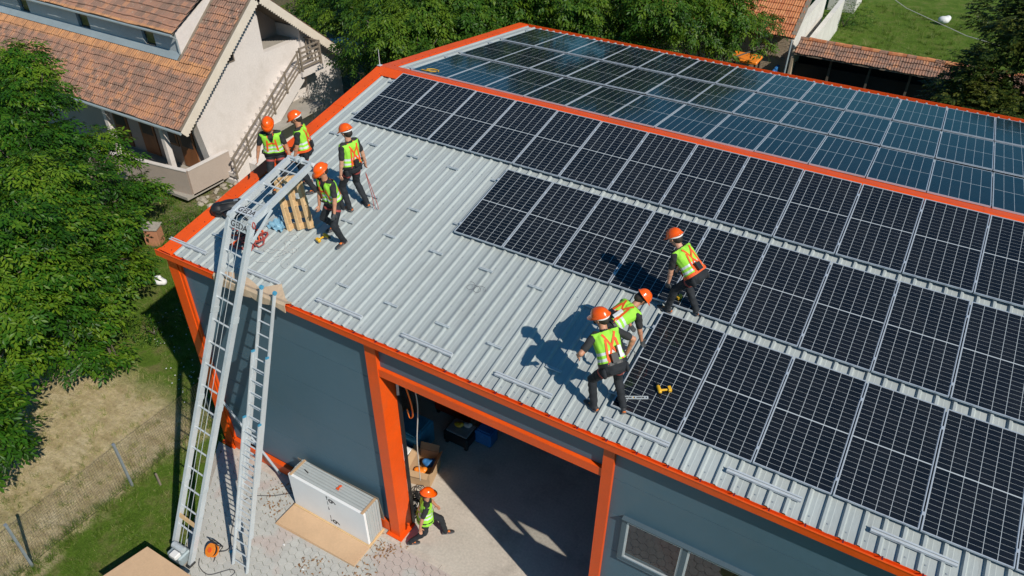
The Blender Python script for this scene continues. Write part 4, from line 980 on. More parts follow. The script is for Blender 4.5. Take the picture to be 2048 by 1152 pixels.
# ------------------------------------------------------------------ people
def capsule(bm, p, q, r0, r1, n=12):
    p = Vector(p); q = Vector(q); d = q - p; L = d.length
    d = d / L if L > 1e-6 else Vector((0, 0, 1))
    a = d.orthogonal().normalized(); b = d.cross(a)
    rings = []
    for k in range(1, 4):
        t = k * math.pi / 8
        rings.append((p - d * r0 * math.cos(t), r0 * math.sin(t)))
    rings.append((p, r0)); rings.append((q, r1))
    for k in range(3, 0, -1):
        t = k * math.pi / 8
        rings.append((q + d * r1 * math.cos(t), r1 * math.sin(t)))
    vs = []
    for c, r in rings:
        vs.append([bm.verts.new(c + (a * math.cos(2 * math.pi * j / n) + b * math.sin(2 * math.pi * j / n)) * r) for j in range(n)])
    for i in range(len(vs) - 1):
        for j in range(n):
            bm.faces.new((vs[i][j], vs[i][(j + 1) % n], vs[i + 1][(j + 1) % n], vs[i + 1][j]))
    v0 = bm.verts.new(p - d * r0); v1 = bm.verts.new(q + d * r1)
    for j in range(n):
        bm.faces.new((v0, vs[0][(j + 1) % n], vs[0][j])); bm.faces.new((v1, vs[-1][j], vs[-1][(j + 1) % n]))
def ik(a, t, l1, l2, hint):
    a = Vector(a); t = Vector(t); d = t - a; D = min(d.length, (l1 + l2) * 0.995); d.normalize()
    t = a + d * D
    x = (l1 * l1 - l2 * l2 + D * D) / (2 * D); h = math.sqrt(max(0, l1 * l1 - x * x))
    hv = Vector(hint); hv = hv - d * hv.dot(d); hv.normalize()
    return a + d * x + hv * h, t
def caps_mesh(caps, vox, it):
    bm = bmesh.new()
    for c in caps: capsule(bm, *c[:4])
    return fuse(bm, vox, it)
def seg_dist(P, caps):
    out = []
    for p, q, r0, r1, *_ in caps:
        p = np.array(p); q = np.array(q); d = q - p; t = np.clip(((P - p) @ d) / max(d @ d, 1e-9), 0, 1)
        out.append(np.linalg.norm(P - (p + t[:, None] * d), axis=1) - (r0 + (r1 - r0) * t))
    return np.array(out)
def centers(me):
    a = np.zeros(len(me.polygons) * 3); me.polygons.foreach_get('center', a); return a.reshape(-1, 3)
def helmet_mesh():
    g = MB(); nt_, npx = 10, 24; vs = []
    for i in range(nt_ + 1):
        t = (math.pi / 2) * i / nt_
        for j in range(npx):
            a = 2 * math.pi * j / npx; c, s = math.cos(a), math.sin(a)
            flare = 0.010 * max(0, (i - nt_ + 1.0))
            ridge = 0.006 * (1 if abs(s) < 0.3 else 0) * math.sin(t)
            x = c * (0.138 * math.sin(t) + flare + 0.004); y = s * (0.112 * math.sin(t) + flare); z = 0.118 * math.cos(t) + ridge * math.cos(t) * 2
            vs.append((x, y, z))
    for j in range(npx):
        a = 2 * math.pi * j / npx; c, s = math.cos(a), math.sin(a); br = 0.055 * max(0, c) ** 1.5 + 0.012
        vs.append((c * (0.152 + br), s * (0.124 + br * 0.6), -0.012 - 0.014 * max(0, c)))
    for j in range(npx):
        a = 2 * math.pi * j / npx; c, s = math.cos(a), math.sin(a); vs.append((c * 0.128, s * 0.103, -0.010))
    fs = []
    for i in range(nt_ + 2):
        for j in range(npx):
            j2 = (j + 1) % npx; fs.append((i * npx + j, i * npx + j2, (i + 1) * npx + j2, (i + 1) * npx + j))
    g.add(vs, fs); me = g.mesh('helmet', M['hat'], smooth=True); return me
HELMET = helmet_mesh()
g = MB(); g.tube([(0.106 * math.cos(a) - 0.012, 0.101 * math.sin(a), -0.022 - 0.022 * max(0, -math.cos(a))) for a in [math.pi * (0.38 + 1.24 * k / 14) for k in range(15)]], 0.013, 6); HBAND = g.mesh('helmet_band', M['hatband'])
def shoe_meshes():
    st = [(-0.085, 0.030, 0.065), (-0.07, 0.038, 0.095), (-0.02, 0.040, 0.100), (0.04, 0.042, 0.075), (0.10, 0.047, 0.055), (0.16, 0.042, 0.045), (0.195, 0.022, 0.030)]
    up, so = MB(), MB(); n = 8
    for mb, z0f, k in ((up, 0.022, 1), (so, 0.0, 0)):
        vs = []
        for x, w, h in st:
            for j in range(n):
                a = 2 * math.pi * j / n
                if k: vs.append((x, w * math.cos(a) * (1.0 if math.sin(a) < 0.3 else 0.8), z0f + (h - z0f) * (0.5 + 0.5 * math.sin(a))))
                else: vs.append((x * 1.03, w * 1.08 * math.cos(a), 0.014 + 0.014 * math.sin(a)))
        m = len(st); fs = [(i * n + j, i * n + (j + 1) % n, (i + 1) * n + (j + 1) % n, (i + 1) * n + j) for i in range(m - 1) for j in range(n)] + [tuple(range(n)), tuple(range((m - 1) * n, m * n))]
        mb.add(vs, fs)
    for i, f in enumerate(up.f):
        c = np.mean([up.v[k] for k in f], axis=0)
        up.m[i] = 1 if (-0.03 < c[0] < 0.10 and c[2] > 0.055) or c[0] < -0.082 else 0
    return up.mesh('shoe', [M['shoe'], M['shoeo']], smooth=True), so.mesh('sole', M['sole'], smooth=True)
SHOE, SOLE = shoe_meshes()

def person(label, base, yaw, lean=0.06, side=0.0, twist=0.0, pel=(0, 0, 0.93), feet=((0, .11, 0, .1), (0, -.11, 0, -.1)), hands=((.08, .30, .72), (.08, -.30, .72)),
           head=(0, .3), gloves=(0, 0), harness=True, band=True, skin='skin', vest_len=0.02, seed=1, belt_mat='strap', elbow=((-.8, .5, -.2), (-.8, -.5, -.2)), absorber=False, belt=True, scale=1.06):
    rnd = random.Random(seed)
    feet = [(a / scale, b_ / scale, c / scale, d) for a, b_, c, d in feet]
    t = thing('person', label, 'person', base, (0, 0, yaw), group='workers in lime vests and orange helmets')
    t.scale = (scale,) * 3
    P = Vector(pel); sp = Vector((math.sin(lean), math.sin(side), math.cos(lean))).normalized()
    f = Vector((math.cos(lean), 0, -math.sin(lean))); f = (f - sp * f.dot(sp)).normalized(); l = sp.cross(f)
    f2 = (Quaternion(sp, twist) @ f); l2 = (Quaternion(sp, twist) @ l)
    caps = []   # p,q,r0,r1,label
    def C(p, q, r0, r1, lab): caps.append((tuple(p), tuple(q), r0, r1, lab))
    torso = []
    for s in (-1, 1):
        torso += [(P + l * .075 * s - sp * .02, P + sp * .20 + (l + l2) * .033 * s, .118, .108), (P + sp * .20 + (l + l2) * .033 * s, P + sp * .38 + l2 * .082 * s, .108, .112),
                  (P + sp * .36 + l2 * .08 * s, P + sp * .45 + l2 * .135 * s, .105, .066)]
    torso.append((P + sp * .40, P + sp * .49 - f2 * 0.005, .10, .062))
    for c in torso: C(*c, 'shirt')
    arms = []
    for k, s in ((0, 1), (1, -1)):
        sh = P + sp * .435 + l2 * .185 * s
        hint = Vector(elbow[k]); el, wr = ik(sh, hands[k], .29, .255, hint)
        C(P + sp * .44 + l2 * .12 * s, sh, .072, .062, 'shirt')
        m_ = sh.lerp(el, .72)
        C(sh, m_, .063, .058, 'shirt'); C(m_, el, .047, .041, 'skin'); C(el, wr, .043, .029, 'skin'); C(el.lerp(wr, .25), el.lerp(wr, .35), .044, .042, 'skin')
        hd = 'glove' if gloves[k] else 'skin'; gx = .004 if gloves[k] else 0.0
        d = (wr - el).normalized(); d = (d * .8 + Vector((0.25, 0, -0.35))).normalized()
        w = d.cross(l2 * s); w.normalize(); pn = d.cross(w).normalized()      # w: across knuckles
        for o in (-.022, 0, .022): C(wr, wr + d * .085 + w * o, .020 + gx, .016 + gx, hd)
        for i, (o, L) in enumerate(((-.030, .062), (-.010, .074), (.010, .070), (.029, .056))):
            a = wr + d * .092 + w * o; b = a + (d * .9 + pn * .3 * s).normalized() * L * .55; c = b + (d * .5 + pn * .8 * s).normalized() * L * .5
            C(a, b, .0095 + gx, .0090 + gx, hd); C(b, c, .0090 + gx, .0080 + gx, hd)
        a = wr + d * .03 - w * .028; b = a + (d * .6 - w * .8).normalized() * .045; C(a, b, .013 + gx, .011 + gx, hd); C(b, b + (d * .95 - w * .2).normalized() * .035, .011 + gx, .009 + gx, hd)
        arms.append((sh, el, wr))
    legs = []
    for k, s in ((0, 1), (1, -1)):
        hp = P + l * .088 * s - sp * .05; fx, fy, fz, fyaw = feet[k]
        kn, an = ik(hp, (fx, fy, fz + .095), .45, .435, (math.cos(fyaw) + .1, math.sin(fyaw) * .8 + .12 * s, 0))
        C(hp, kn, .098, .068, 'trous'); C(kn, an, .069, .056, 'trous'); C(kn.lerp(an, .25), kn.lerp(an, .4), .070, .068, 'trous'); C(an, an + Vector((0, 0, -.03)), .055, .058, 'trous')
        legs.append((hp, kn, an, fyaw))
    C(P - sp * .03 + l * .05, P - sp * .03 - l * .05, .125, .125, 'trous')
    C(P - f * .05 + l * .06 - sp * .06, P - f * .05 - l * .06 - sp * .06, .085, .085, 'trous')
    nb = P + sp * .50
    hd_ = (sp * .75 + Vector((0, 0, .45)) + f2 * .10).normalized()
    hc = nb + hd_ * .175
    hy, hpch = head
    hf = Vector((math.cos(hy) * math.cos(hpch), math.sin(hy) * math.cos(hpch), -math.sin(hpch)))
    hl = Vector((0, 0, 1)).cross(hf); hl.normalize(); hu = hf.cross(hl)
    C(nb - sp * .03, hc - hu * .05, .062, .056, 'skin')
    C(hc + hf * .028 + hu * .025, hc - hf * .03 + hu * .025, .086, .086, 'skin'); C(hc + hf * .035 - hu * .03, hc + hf * .048 - hu * .085, .066, .045, 'skin')
    C(hc + hf * .115 - hu * .008, hc + hf * .128 - hu * .035, .010, .015, 'skin')
    for s in (-1, 1): C(hc + hl * .088 * s + hu * .01 - hf * .005, hc + hl * .090 * s - hu * .025, .014, .010, 'skin')
    C(hc + hf * .108 - hu * .066, hc + hf * .105 - hu * .060, .014, .014, 'skin')
    me = caps_mesh(caps, .0095, 2)
    for k in (skin, 'shirt', 'trous', 'glove'): me.materials.append(M[k])
    lab = {'skin': 0, 'shirt': 1, 'trous': 2, 'glove': 3}
    D = seg_dist(centers(me), caps); idx = D.argmin(0); mi = np.array([lab[c[4]] for c in caps], np.int32)[idx]
    cc = centers(me) - np.array(P); tt = cc @ np.array(sp)
    mi = np.where((mi == 1) & (tt < 0.0) & (np.abs(cc @ np.array(l)) < .26), 2, mi)
    me.polygons.foreach_set('material_index', mi)
    # folds in the clothes: push cloth vertices along their normals
    vi = np.zeros(len(me.vertices), bool)
    for p_, m__ in zip(me.polygons, mi):
        if m__ in (1, 2):
            for q_ in p_.vertices: vi[q_] = True
    co = np.zeros(len(me.vertices) * 3); me.vertices.foreach_get('co', co); co = co.reshape(-1, 3); nr = np.zeros(len(co) * 3); me.vertices.foreach_get('normal', nr); nr = nr.reshape(-1, 3)
    w_ = np.sin(co[:, 2] * 55 + 2.2 * np.sin(co[:, 0] * 23 + seed) + 1.8 * np.sin(co[:, 1] * 19 + seed * 2)) * .5 + np.sin(co[:, 0] * 31 + co[:, 2] * 27 + seed) * np.sin(co[:, 1] * 29 - co[:, 2] * 17) * .7
    co = co + nr * (w_ * .0055 * vi)[:, None]; me.vertices.foreach_set('co', co.ravel()); me.update()
    link('body', me, t)
    # hair
    hcaps = [(tuple(hc - hf * .028 + hu * .02), tuple(hc - hf * .045 - hu * .03), .093, .078, 'h')]
    for s in (-1, 1): hcaps.append((tuple(hc + hl * .060 * s + hu * .03), tuple(hc + hl * .060 * s - hf * .02 - hu * .01), .040, .034, 'h'))
    hm = caps_mesh(hcaps, .012, 1); hm.materials.append(M['hair']); link('hair', hm, t)
    g = MB()
    for s in (-1, 1): g.tube([hc + hf * .108 + hl * .034 * s + hu * .012, hc + hf * .114 + hl * .034 * s + hu * .012], [.011, .006], 6)
    g.build('eyes', M['eye'], t, local=True)
    # helmet
    Mh = Matrix((hf, hl, hu)).transposed().to_4x4(); Mh.translation = hc + hu * .052 - hf * .006
    he = link('helmet', HELMET, t, Mh)
    if band: link('helmet_band', HBAND, he)
    # vest
    vc = [(tuple(p), tuple(q), a + .017, b + .015, 'v') for p, q, a, b in torso]
    for k, s in ((0, 1), (1, -1)):
        sh = arms[k][0]; vc.append((tuple(P + sp * .44 + l2 * .10 * s), tuple(P + sp * .445 + l2 * .160 * s), .088, .074, 'v'))
    vm = caps_mesh(vc, .011, 2)
    bm = bmesh.new(); bm.from_mesh(vm)
    Pn = np.array(P)
    kill = []
    for fc in bm.faces:
        c = fc.calc_center_median() - P; tt = c.dot(sp); ff = c.dot(f2); ll = c.dot(l2)
        if tt < vest_len or (tt > .485) or (ff > 0 and tt > .26 and abs(ll) < (tt - .26) * .38): kill.append(fc)
    bmesh.ops.delete(bm, geom=kill, context='FACES')
    for v in bm.verts:
        c = v.co - P; tt = c.dot(sp); a = math.atan2(c.dot(l), c.dot(f)); fl = max(0, .18 - tt)
        v.co += (f * math.cos(a) + l * math.sin(a)) * (fl * (.07 if harness else .30) + .0035 * math.sin(a * 9 + tt * 11 + seed))
    bm.to_mesh(vm); bm.free()
    vm.materials.append(M['vest']); vm.materials.append(M['refl'])
    ce = centers(vm) - Pn; tt = ce @ np.array(sp); ll = ce @ np.array(l2); ff = ce @ np.array(f2)
    mi = (((tt > .080) & (tt < .120)) | ((tt > .165) & (tt < .205))).astype(np.int32)
    vm.polygons.foreach_set('material_index', mi); vm.polygons.foreach_set('use_smooth', [True] * len(vm.polygons))
    link('vest', vm, t)
    # harness ribbons laid over the clothes
    def bvh(*ms):
        V = []; Fc = []
        for m_ in ms:
            b = len(V); V += [v.co.copy() for v in m_.vertices]; Fc += [[b + i for i in p.vertices] for p in m_.polygons]
        return BVHTree.FromPolygons(V, Fc)
    BV = bvh(me, vm)
    def loop(c, e1, e2, w=.042, mat='strap', name='harness_strap', a0=0, a1=2 * math.pi, n=36, off=.007, R=.30):
        pts = []
        for i in range(n + 1):
            a = a0 + (a1 - a0) * i / n; d = e1 * math.cos(a) + e2 * math.sin(a)
            h = BV.ray_cast(c + d * R, -d, R)
            pts.append((h[0] if h[0] is not None else c + d * .1) + d * off)
        for _ in range(2):
            pts = [pts[0]] + [(pts[i - 1] + pts[i] * 2 + pts[i + 1]) / 4 for i in range(1, len(pts) - 1)] + [pts[-1]]
        ax = e1.cross(e2).normalized(); g = MB(); vs = []
        for i, p in enumerate(pts):
            d = (p - c).normalized()
            vs += [p + ax * w / 2, p - ax * w / 2, p - ax * w / 2 - d * .006, p + ax * w / 2 - d * .006]
        fs = [(i * 4 + j, i * 4 + (j + 1) % 4, i * 4 + 4 + (j + 1) % 4, i * 4 + 4 + j) for i in range(len(pts) - 1) for j in range(4)]
        g.add(vs, fs); return g.build(name, M[mat], t, local=True)
    if harness:
        for s in (-1, 1):
            e2 = (sp + l2 * (-.10 * s)).normalized(); loop(P + sp * .22 + l2 * .095 * s, f2, e2, .036)
            e2 = (sp * .8 + l2 * .42 * s).normalized(); loop(P + sp * .26, -f2, e2, .034, a0=-1.1, a1=1.1, n=20, off=.010)
            hp, kn, an, _ = legs[0 if s > 0 else 1]; dd = (kn - hp).normalized(); e1 = dd.orthogonal().normalized(); loop(hp.lerp(kn, .30), e1, dd.cross(e1), .04, 'strapr', R=.115, n=24)
        loop(P + sp * .275, f2, l2, .038, a0=-.7, a1=.7, n=14)
        loop(P + sp * .03, f, l, .05, belt_mat, 'waist_belt', off=.012)
        g = MB(); q = P + sp * .10 - f * .165 + l * .03; Mx = Matrix((l, sp, f)).transposed().to_4x4(); Mx.translation = q; g.xbox(Mx, (.10, .13, .05)); g.build('back_pad', M['dark'], t, local=True)
        if absorber:
            g = MB(); q = P + sp * .17 - f * .175 - l * .07; Mx = Matrix((l, sp, f)).transposed().to_4x4(); Mx.translation = q; g.xbox(Mx, (.05, .17, .035)); g.build('shock_absorber', M['hatband'], t, local=True)
    if belt:
        if not harness: loop(P - sp * .01, f, l, .04, 'dark', 'waist_belt', off=.008)
        for s in (-1, 1):
            q = P + l * .185 * s - sp * .07 - f * .02
            pmh = blob([(*(q), .055, .9, .7, 1.25), (*(q - sp * .05), .05, .9, .7, 1.1)], .014, 1); pmh.materials.append(M['trous']); link('tool_pouch', pmh, t)
    for hp, kn, an, fy in legs:
        Ms = Matrix.Translation((an.x, an.y, an.z - .095)) @ Matrix.Rotation(fy, 4, 'Z'); so = link('shoe', SHOE, t, Ms); link('sole', SOLE, so)
    return t
def roofpt(x, y, h=-0.085):
    v = (y + h * math.sin(TH)) / math.cos(TH); return F(x, v, h)
def lf(base, yaw, pts, h=-0.085):
    """world (x, y) foot spots on the roof -> the person's own frame"""
    out = []
    for x, y, fy in pts:
        w = roofpt(x, y, h) - base; c, s = math.cos(-yaw), math.sin(-yaw)
        out.append((w.x * c - w.y * s, w.x * s + w.y * c, w.z, fy))
    return out
def rad(a): return math.radians(a)
# group of four by the hoist
b = roofpt(0.20, 2.02); y = rad(-48)
person('worker standing at the verge behind the hoist, facing the camera with arms hanging', b, y, lean=.16, feet=lf(b, y, ((0.33, 2.10, .15), (0.08, 1.95, -.1))), hands=((.16, .34, .80), (.06, -.36, .82)), head=(-.1, .55), band=False, seed=1, scale=1.03, belt_mat='dark')
b = roofpt(0.82, 2.36); y = rad(-150)
person('worker in profile behind the pallet, looking down at the hoist head', b, y, lean=.14, feet=lf(b, y, ((0.98, 2.26, .25), (0.62, 2.46, 0))), hands=((.20, .22, .80), (.30, -.16, .88)), head=(.1, .5), seed=2, scale=1.05)
b = roofpt(2.20, 2.26); y = rad(176)
person('worker farthest from the verge in the group, standing straight with red rope at his hip', b, y, lean=.04, feet=lf(b, y, ((2.10, 2.10, .05), (2.36, 2.38, -.25))), hands=((.06, .28, .74), (-.02, -.33, .84)), head=(.05, .42), skin='skin2', seed=3, scale=1.09, belt_mat='dark')
b = roofpt(2.52, 1.27); y = rad(-92)
person('worker stepping past the pallet toward the drill, gloved hand by his thigh', b, y, lean=.20, side=-.05, twist=-.1, pel=(.02, 0, .92), feet=lf(b, y, ((2.66, 1.22, .05), (2.20, 1.50, -.35))), hands=((.26, .24, .78), (.16, -.24, .80)), head=(-.25, .5), gloves=(1, 0), band=False, seed=4, scale=1.06, belt_mat='dark')
# three at the panels
b = roofpt(9.52, 2.36); y = rad(165)
person('worker leaning over the middle panel row with gloved hands low', b, y, lean=.86, pel=(-.14, .02, .88), feet=lf(b, y, ((9.28, 2.28, .05), (9.74, 2.44, -.15))), hands=((.22, .20, .60), (.30, -.14, .62)), head=(.05, .62), gloves=(1, 1), skin='skin2', seed=5, elbow=((-.3, .9, .1), (-.3, -.9, .1)))
b = roofpt(8.80, 0.74); y = rad(60)
person('worker bent double over the bare sheet beside the lowest panel', b, y, lean=1.22, pel=(-.02, 0, .88), feet=lf(b, y, ((8.68, 0.92, .1), (8.98, 0.60, -.1))), hands=((.56, .16, .52), (.50, -.22, .50)), head=(-.30, .95), gloves=(1, 1), band=False, absorber=True, seed=6, scale=1.04, belt_mat='dark', elbow=((-.5, .5, .1), (-.5, -.5, .1)))
b = roofpt(9.21, -0.03); y = rad(146)
person('worker seen from behind, straddling by the lowest panel with harness across his back', b, y, lean=.70, pel=(.0, 0, .90), feet=lf(b, y, ((9.00, -0.12, .2), (9.43, 0.06, -.3))), hands=((.34, .36, .93), (.16, -.34, .86)), head=(.55, .45), gloves=(0, 0), absorber=True, seed=7, scale=1.10, belt_mat='dark', elbow=((-.5, .8, -.1), (-.5, -.8, -.1)))
# one walking into the workshop
b = Vector((5.36, -0.22, 0.002)); y = rad(38)
person('worker on the ground striding into the open workshop door', b, y, lean=.12, pel=(-.02, 0, .88), feet=((.40, .09, 0.0, .05), (-.40, -.09, 0.0, 0)), hands=((.22, .26, .80), (-.16, -.30, .76)), head=(.05, .25), harness=False, band=False, seed=8, vest_len=-.10, scale=1.04)
# red safety rope hanging from the third worker's hand
g = MB(); q = roofpt(2.40, 2.42); pts = [(q.x + .02, q.y - .02, q.z + .80), (q.x + .10, q.y, q.z + .5), (q.x + .24, q.y - .02, q.z + .12), (q.x + .30, q.y - .06, q.z + .02), (q.x + .22, q.y - .10, q.z + .02), (q.x + .12, q.y - .02, q.z + .3), (q.x + .03, q.y - .03, q.z + .78)]
g.tube(pts, .008, 5); tag(g.build('safety_rope', M['strapr']), 'thin red safety rope hanging in a loop beside the straight standing worker', 'rope')
# ------------------------------------------------------------------ yard in front of the door
BXT = thing('insulation_stack', 'big white stack of insulation boards beside the door column with pen marks', 'board stack', (3.2, -0.8, 0))
nb_ = 7; y0, y1 = -1.08, -0.58
for k in range(nb_):
    a = y0 + (y1 - y0) * k / nb_; b_ = y0 + (y1 - y0) * (k + 1) / nb_ - 0.006; e = random.uniform(-.012, .012)
    g = MB(); g.bbox((2.10 + e, a, 0.07), (4.33 + e, b_, 1.16 + random.uniform(-.006, .006)), 0.006); g.build('insulation_board', M['white'] if k == 0 else M['foam'], BXT)
g = MB(); g.bbox((2.07, -1.12, 0.0), (4.36, -0.55, 0.068), 0.01); g.build('bottom_pallet', M['wood'], BXT)
for x in (2.17, 4.27):
    g = MB(); g.box((x - .03, y0 - .004, 1.164), (x + .03, y1, 1.176)); g.build('edge_strip', M['card'], BXT)
def glyph(s, x, z, size, rot):
    o = link('pen_mark', text_mesh(s, size, M['ink'], .0005, .005), BXT)
    o.matrix_local = Matrix.Translation(Vector((x, y0 - .0025, z)) - rootloc(BXT)) @ Matrix.Rotation(math.pi / 2, 4, 'X') @ Matrix.Rotation(rot, 4, 'Z')
glyph('6', 3.38, 0.99, .30, -math.pi / 2); glyph('6', 3.38, 0.24, .30, -math.pi / 2)
for z, h in ((1.02, .10), (.86, .12), (.70, .04), (.34, .14)):
    g = MB(); g.box((3.235, y0 - .003, z - h / 2), (3.25, y0 + .002, z + h / 2)); g.build('pen_line', M['ink'], BXT)
for z, dr in ((1.05, 1), (.66, -1), (.24, -1)):
    g = MB(); g.add([(3.215, y0 - .003, z), (3.27, y0 - .003, z), (3.2425, y0 - .003, z + .06 * dr), (3.215, y0 + .002, z), (3.27, y0 + .002, z), (3.2425, y0 + .002, z + .06 * dr)], [(0, 1, 2), (3, 5, 4), (0, 3, 4, 1), (1, 4, 5, 2), (2, 5, 3, 0)]); g.build('pen_arrow', M['ink'], BXT)
g = MB(); g.beam((3.36, -0.86, 1.182), (3.40, -0.72, 1.182), .035, .02); g.beam((3.36, -0.74, 1.184), (3.42, -0.86, 1.184), .02, .015)
tag(g.build('red_pliers', M['strap']), 'small red pliers lying on top of the white board stack', 'pliers')
g = MB(); g.beam((2.36, -0.80, 1.178), (2.50, -0.84, 1.178), .02, .012); tag(g.build('black_knife', M['dark']), 'thin black cutter knife on top of the white board stack', 'knife')
g = MB(); g.add([(1.95, -0.60, 1.15), (4.36, -0.60, 1.24), (4.36, -0.47, 0.02), (2.10, -0.47, 0.02)], [(0, 1, 2, 3)])
me_o = g.build('leaning_sheet', M['oldwood']); s_ = me_o.modifiers.new('thick', 'SOLIDIFY'); s_.thickness = .012; tag(me_o, 'thin brown sheet leaning on the wall behind the white board stack', 'sheet')
# plywood lying in front of it
PLY = thing('plywood_sheets', 'tan plywood sheets lying on the paving in front of the white stack', 'plywood', (3.2, -1.4, 0))
for k in range(3):
    o_ = .012 * k; g = MB(); g.prism([(2.05 + o_, -1.72 + o_), (4.36 + o_ * .5, -1.66), (4.36, -1.12), (2.05 + o_, -1.13)], 'z', .022 * k + .002, .022 * k + .021); g.build('plywood_sheet', M['ply'], PLY)
# crate at the bottom edge of the picture
CR = thing('board_crate', 'tan board covered crate at the foot of the ladder hoist', 'crate', (1.3, -4.3, 0))
g = MB(); g.prism([(0.58, -3.86), (2.05, -3.86), (2.25, -4.9), (0.35, -4.9)], 'z', .70, .73); g.build('top_board', M['ply'], CR)
g = MB(); g.prism([(0.68, -3.96), (1.95, -3.96), (2.1, -4.85), (0.5, -4.85)], 'z', .12, .697); g.build('wrapped_load', M['film'], CR)
g = MB(); g.prism([(0.62, -3.90), (2.0, -3.90), (2.15, -4.88), (0.45, -4.88)], 'z', 0.0, .118); g.build('pallet_base', M['wood'], CR)
rr = random.Random(4)
for k in range(6):
    x = .64 + k * .24; pm_ = blob([(x, -3.89 + rr.uniform(-.02, .02), .66 + rr.uniform(-.05, .02), .055, 1.5, .6, .8)], .015, 1); pm_.materials.append(M['film']); o = link('film_fold', pm_, CR); o.location = -rootloc(CR)
# cable reel and cable
RE = thing('cable_reel', 'orange cable reel with black handle on the paving between the ladders', 'cable reel', (1.45, -3.02, 0))
R0 = Matrix.Translation((0, 0, .17)) @ Matrix.Rotation(rad(38), 4, 'X') @ Matrix.Rotation(rad(-10), 4, 'Y')
def disc(z0, z1, r, n=20, ri=0):
    g = MB(); g.tube([R0 @ Vector((0, 0, z0)), R0 @ Vector((0, 0, z1))], r, n); return g
disc(.045, .06, .15).build('reel_flange', M['reel'], RE, local=True); disc(-.06, -.045, .15).build('reel_flange', M['reel'], RE, local=True)
disc(-.044, .044, .115).build('wound_cable', M['dark'], RE, local=True); disc(.061, .075, .055).build('socket_plate', M['strap'], RE, local=True)
g = MB(); g.tube([R0 @ Vector(p) for p in ((-.13, .02, -.09), (-.16, .17, -.09), (.16, .17, -.09), (.13, .02, -.09))], .012, 6); g.tube([R0 @ Vector(p) for p in ((-.16, .17, -.08), (-.15, .18, .08), (.15, .18, .08), (.16, .17, -.08))], .012, 6); g.build('handle_frame', M['dark'], RE, local=True)
g = MB(); g.tube([R0 @ Vector(p) for p in ((-.1, -.1, -.08), (-.12, -.22, -.08), (.12, -.22, -.08), (.1, -.1, -.08))], .011, 6); g.build('foot_frame', M['dark'], RE, local=True)
def cable(name, pts, r, mat, label, n=10):
    out = []; P_ = [Vector(p) for p in pts]
    for i in range(len(P_) - 1):
        a = P_[max(0, i - 1)]; b = P_[i]; c = P_[i + 1]; d = P_[min(len(P_) - 1, i + 2)]
        for k in range(n):
            t = k / n; out.append(.5 * ((2 * b) + (c - a) * t + (2 * a - 5 * b + 4 * c - d) * t * t + (3 * b - a - 3 * c + d) * t ** 3))
    out.append(P_[-1]); g = MB(); g.tube(out, r, 5); return tag(g.build(name, M[mat]), label, 'cable')
cable('supply_cable', [(1.5, -3.0, .12), (1.62, -2.75, .01), (1.30, -2.35, .01), (0.95, -1.85, .01), (1.0, -1.45, .01), (1.45, -1.15, .01), (1.9, -.75, .01)], .010, 'cable', 'thin dark cable curving from the reel toward the board stack')
cable('loose_lead', [(1.25, -3.25, .01), (1.42, -3.40, .01), (1.75, -3.42, .01), (2.05, -3.10, .01), (2.20, -3.12, .01), (2.1, -3.4, .01), (1.9, -3.6, .01)], .010, 'cable', 'looped dark lead lying below the orange reel')
g = MB(); g.tube([(1.72, -2.80, .03), (1.78, -2.72, .03)], .03, 8); g.tube([(1.78, -2.72, .03), (1.82, -2.67, .03)], .012, 6); tag(g.build('blue_cup', M['cyan']), 'small blue plastic cup beside the cable reel', 'cup')
# dry leaves on the paving
rr = random.Random(21); V = []; Fc = []; tt = []
for k in range(240):
    cxy = [(1.5, -1.0), (1.75, -1.35), (2.0, -.75), (4.55, -1.15), (4.55, -1.75), (4.75, -.95), (3.5, -2.1)][k % 7]; x, y = rr.gauss(cxy[0], .18), rr.gauss(cxy[1], .16); a = rr.uniform(0, 6.28); L = rr.uniform(.02, .05)
    b0 = len(V); d = np.array([math.cos(a), math.sin(a), 0]); s2 = np.array([-math.sin(a), math.cos(a), 0]); c0 = np.array([x, y, .012])
    V += [c0 - d * L, c0 + s2 * L * .4 + [0, 0, .012], c0 + d * L, c0 - s2 * L * .4 + [0, 0, .008]]; Fc.append((b0, b0 + 1, b0 + 2, b0 + 3)); tt += [rr.random()] * 4
M['dryleaf'] = leaf_mat('dry_leaves', (.20, .09, .04), (.36, .18, .08), (.46, .30, .16), .2)
tag(npmesh('fallen_leaves', V, Fc, M['dryleaf'], None, tt), 'brown dry leaves scattered on the paving', 'leaves', kind='stuff')
for k, (x, y) in enumerate(((3.4, -2.3), (2.6, -2.05))):
    g = MB(); g.bbox((x, y, .0), (x + .05, y + .035, .02), .005); tag(g.build('paper_scrap', M['hatband']), ('white paper scrap on the paving below the plywood', 'white paper scrap on the paving beside the extension ladder')[k], 'paper')
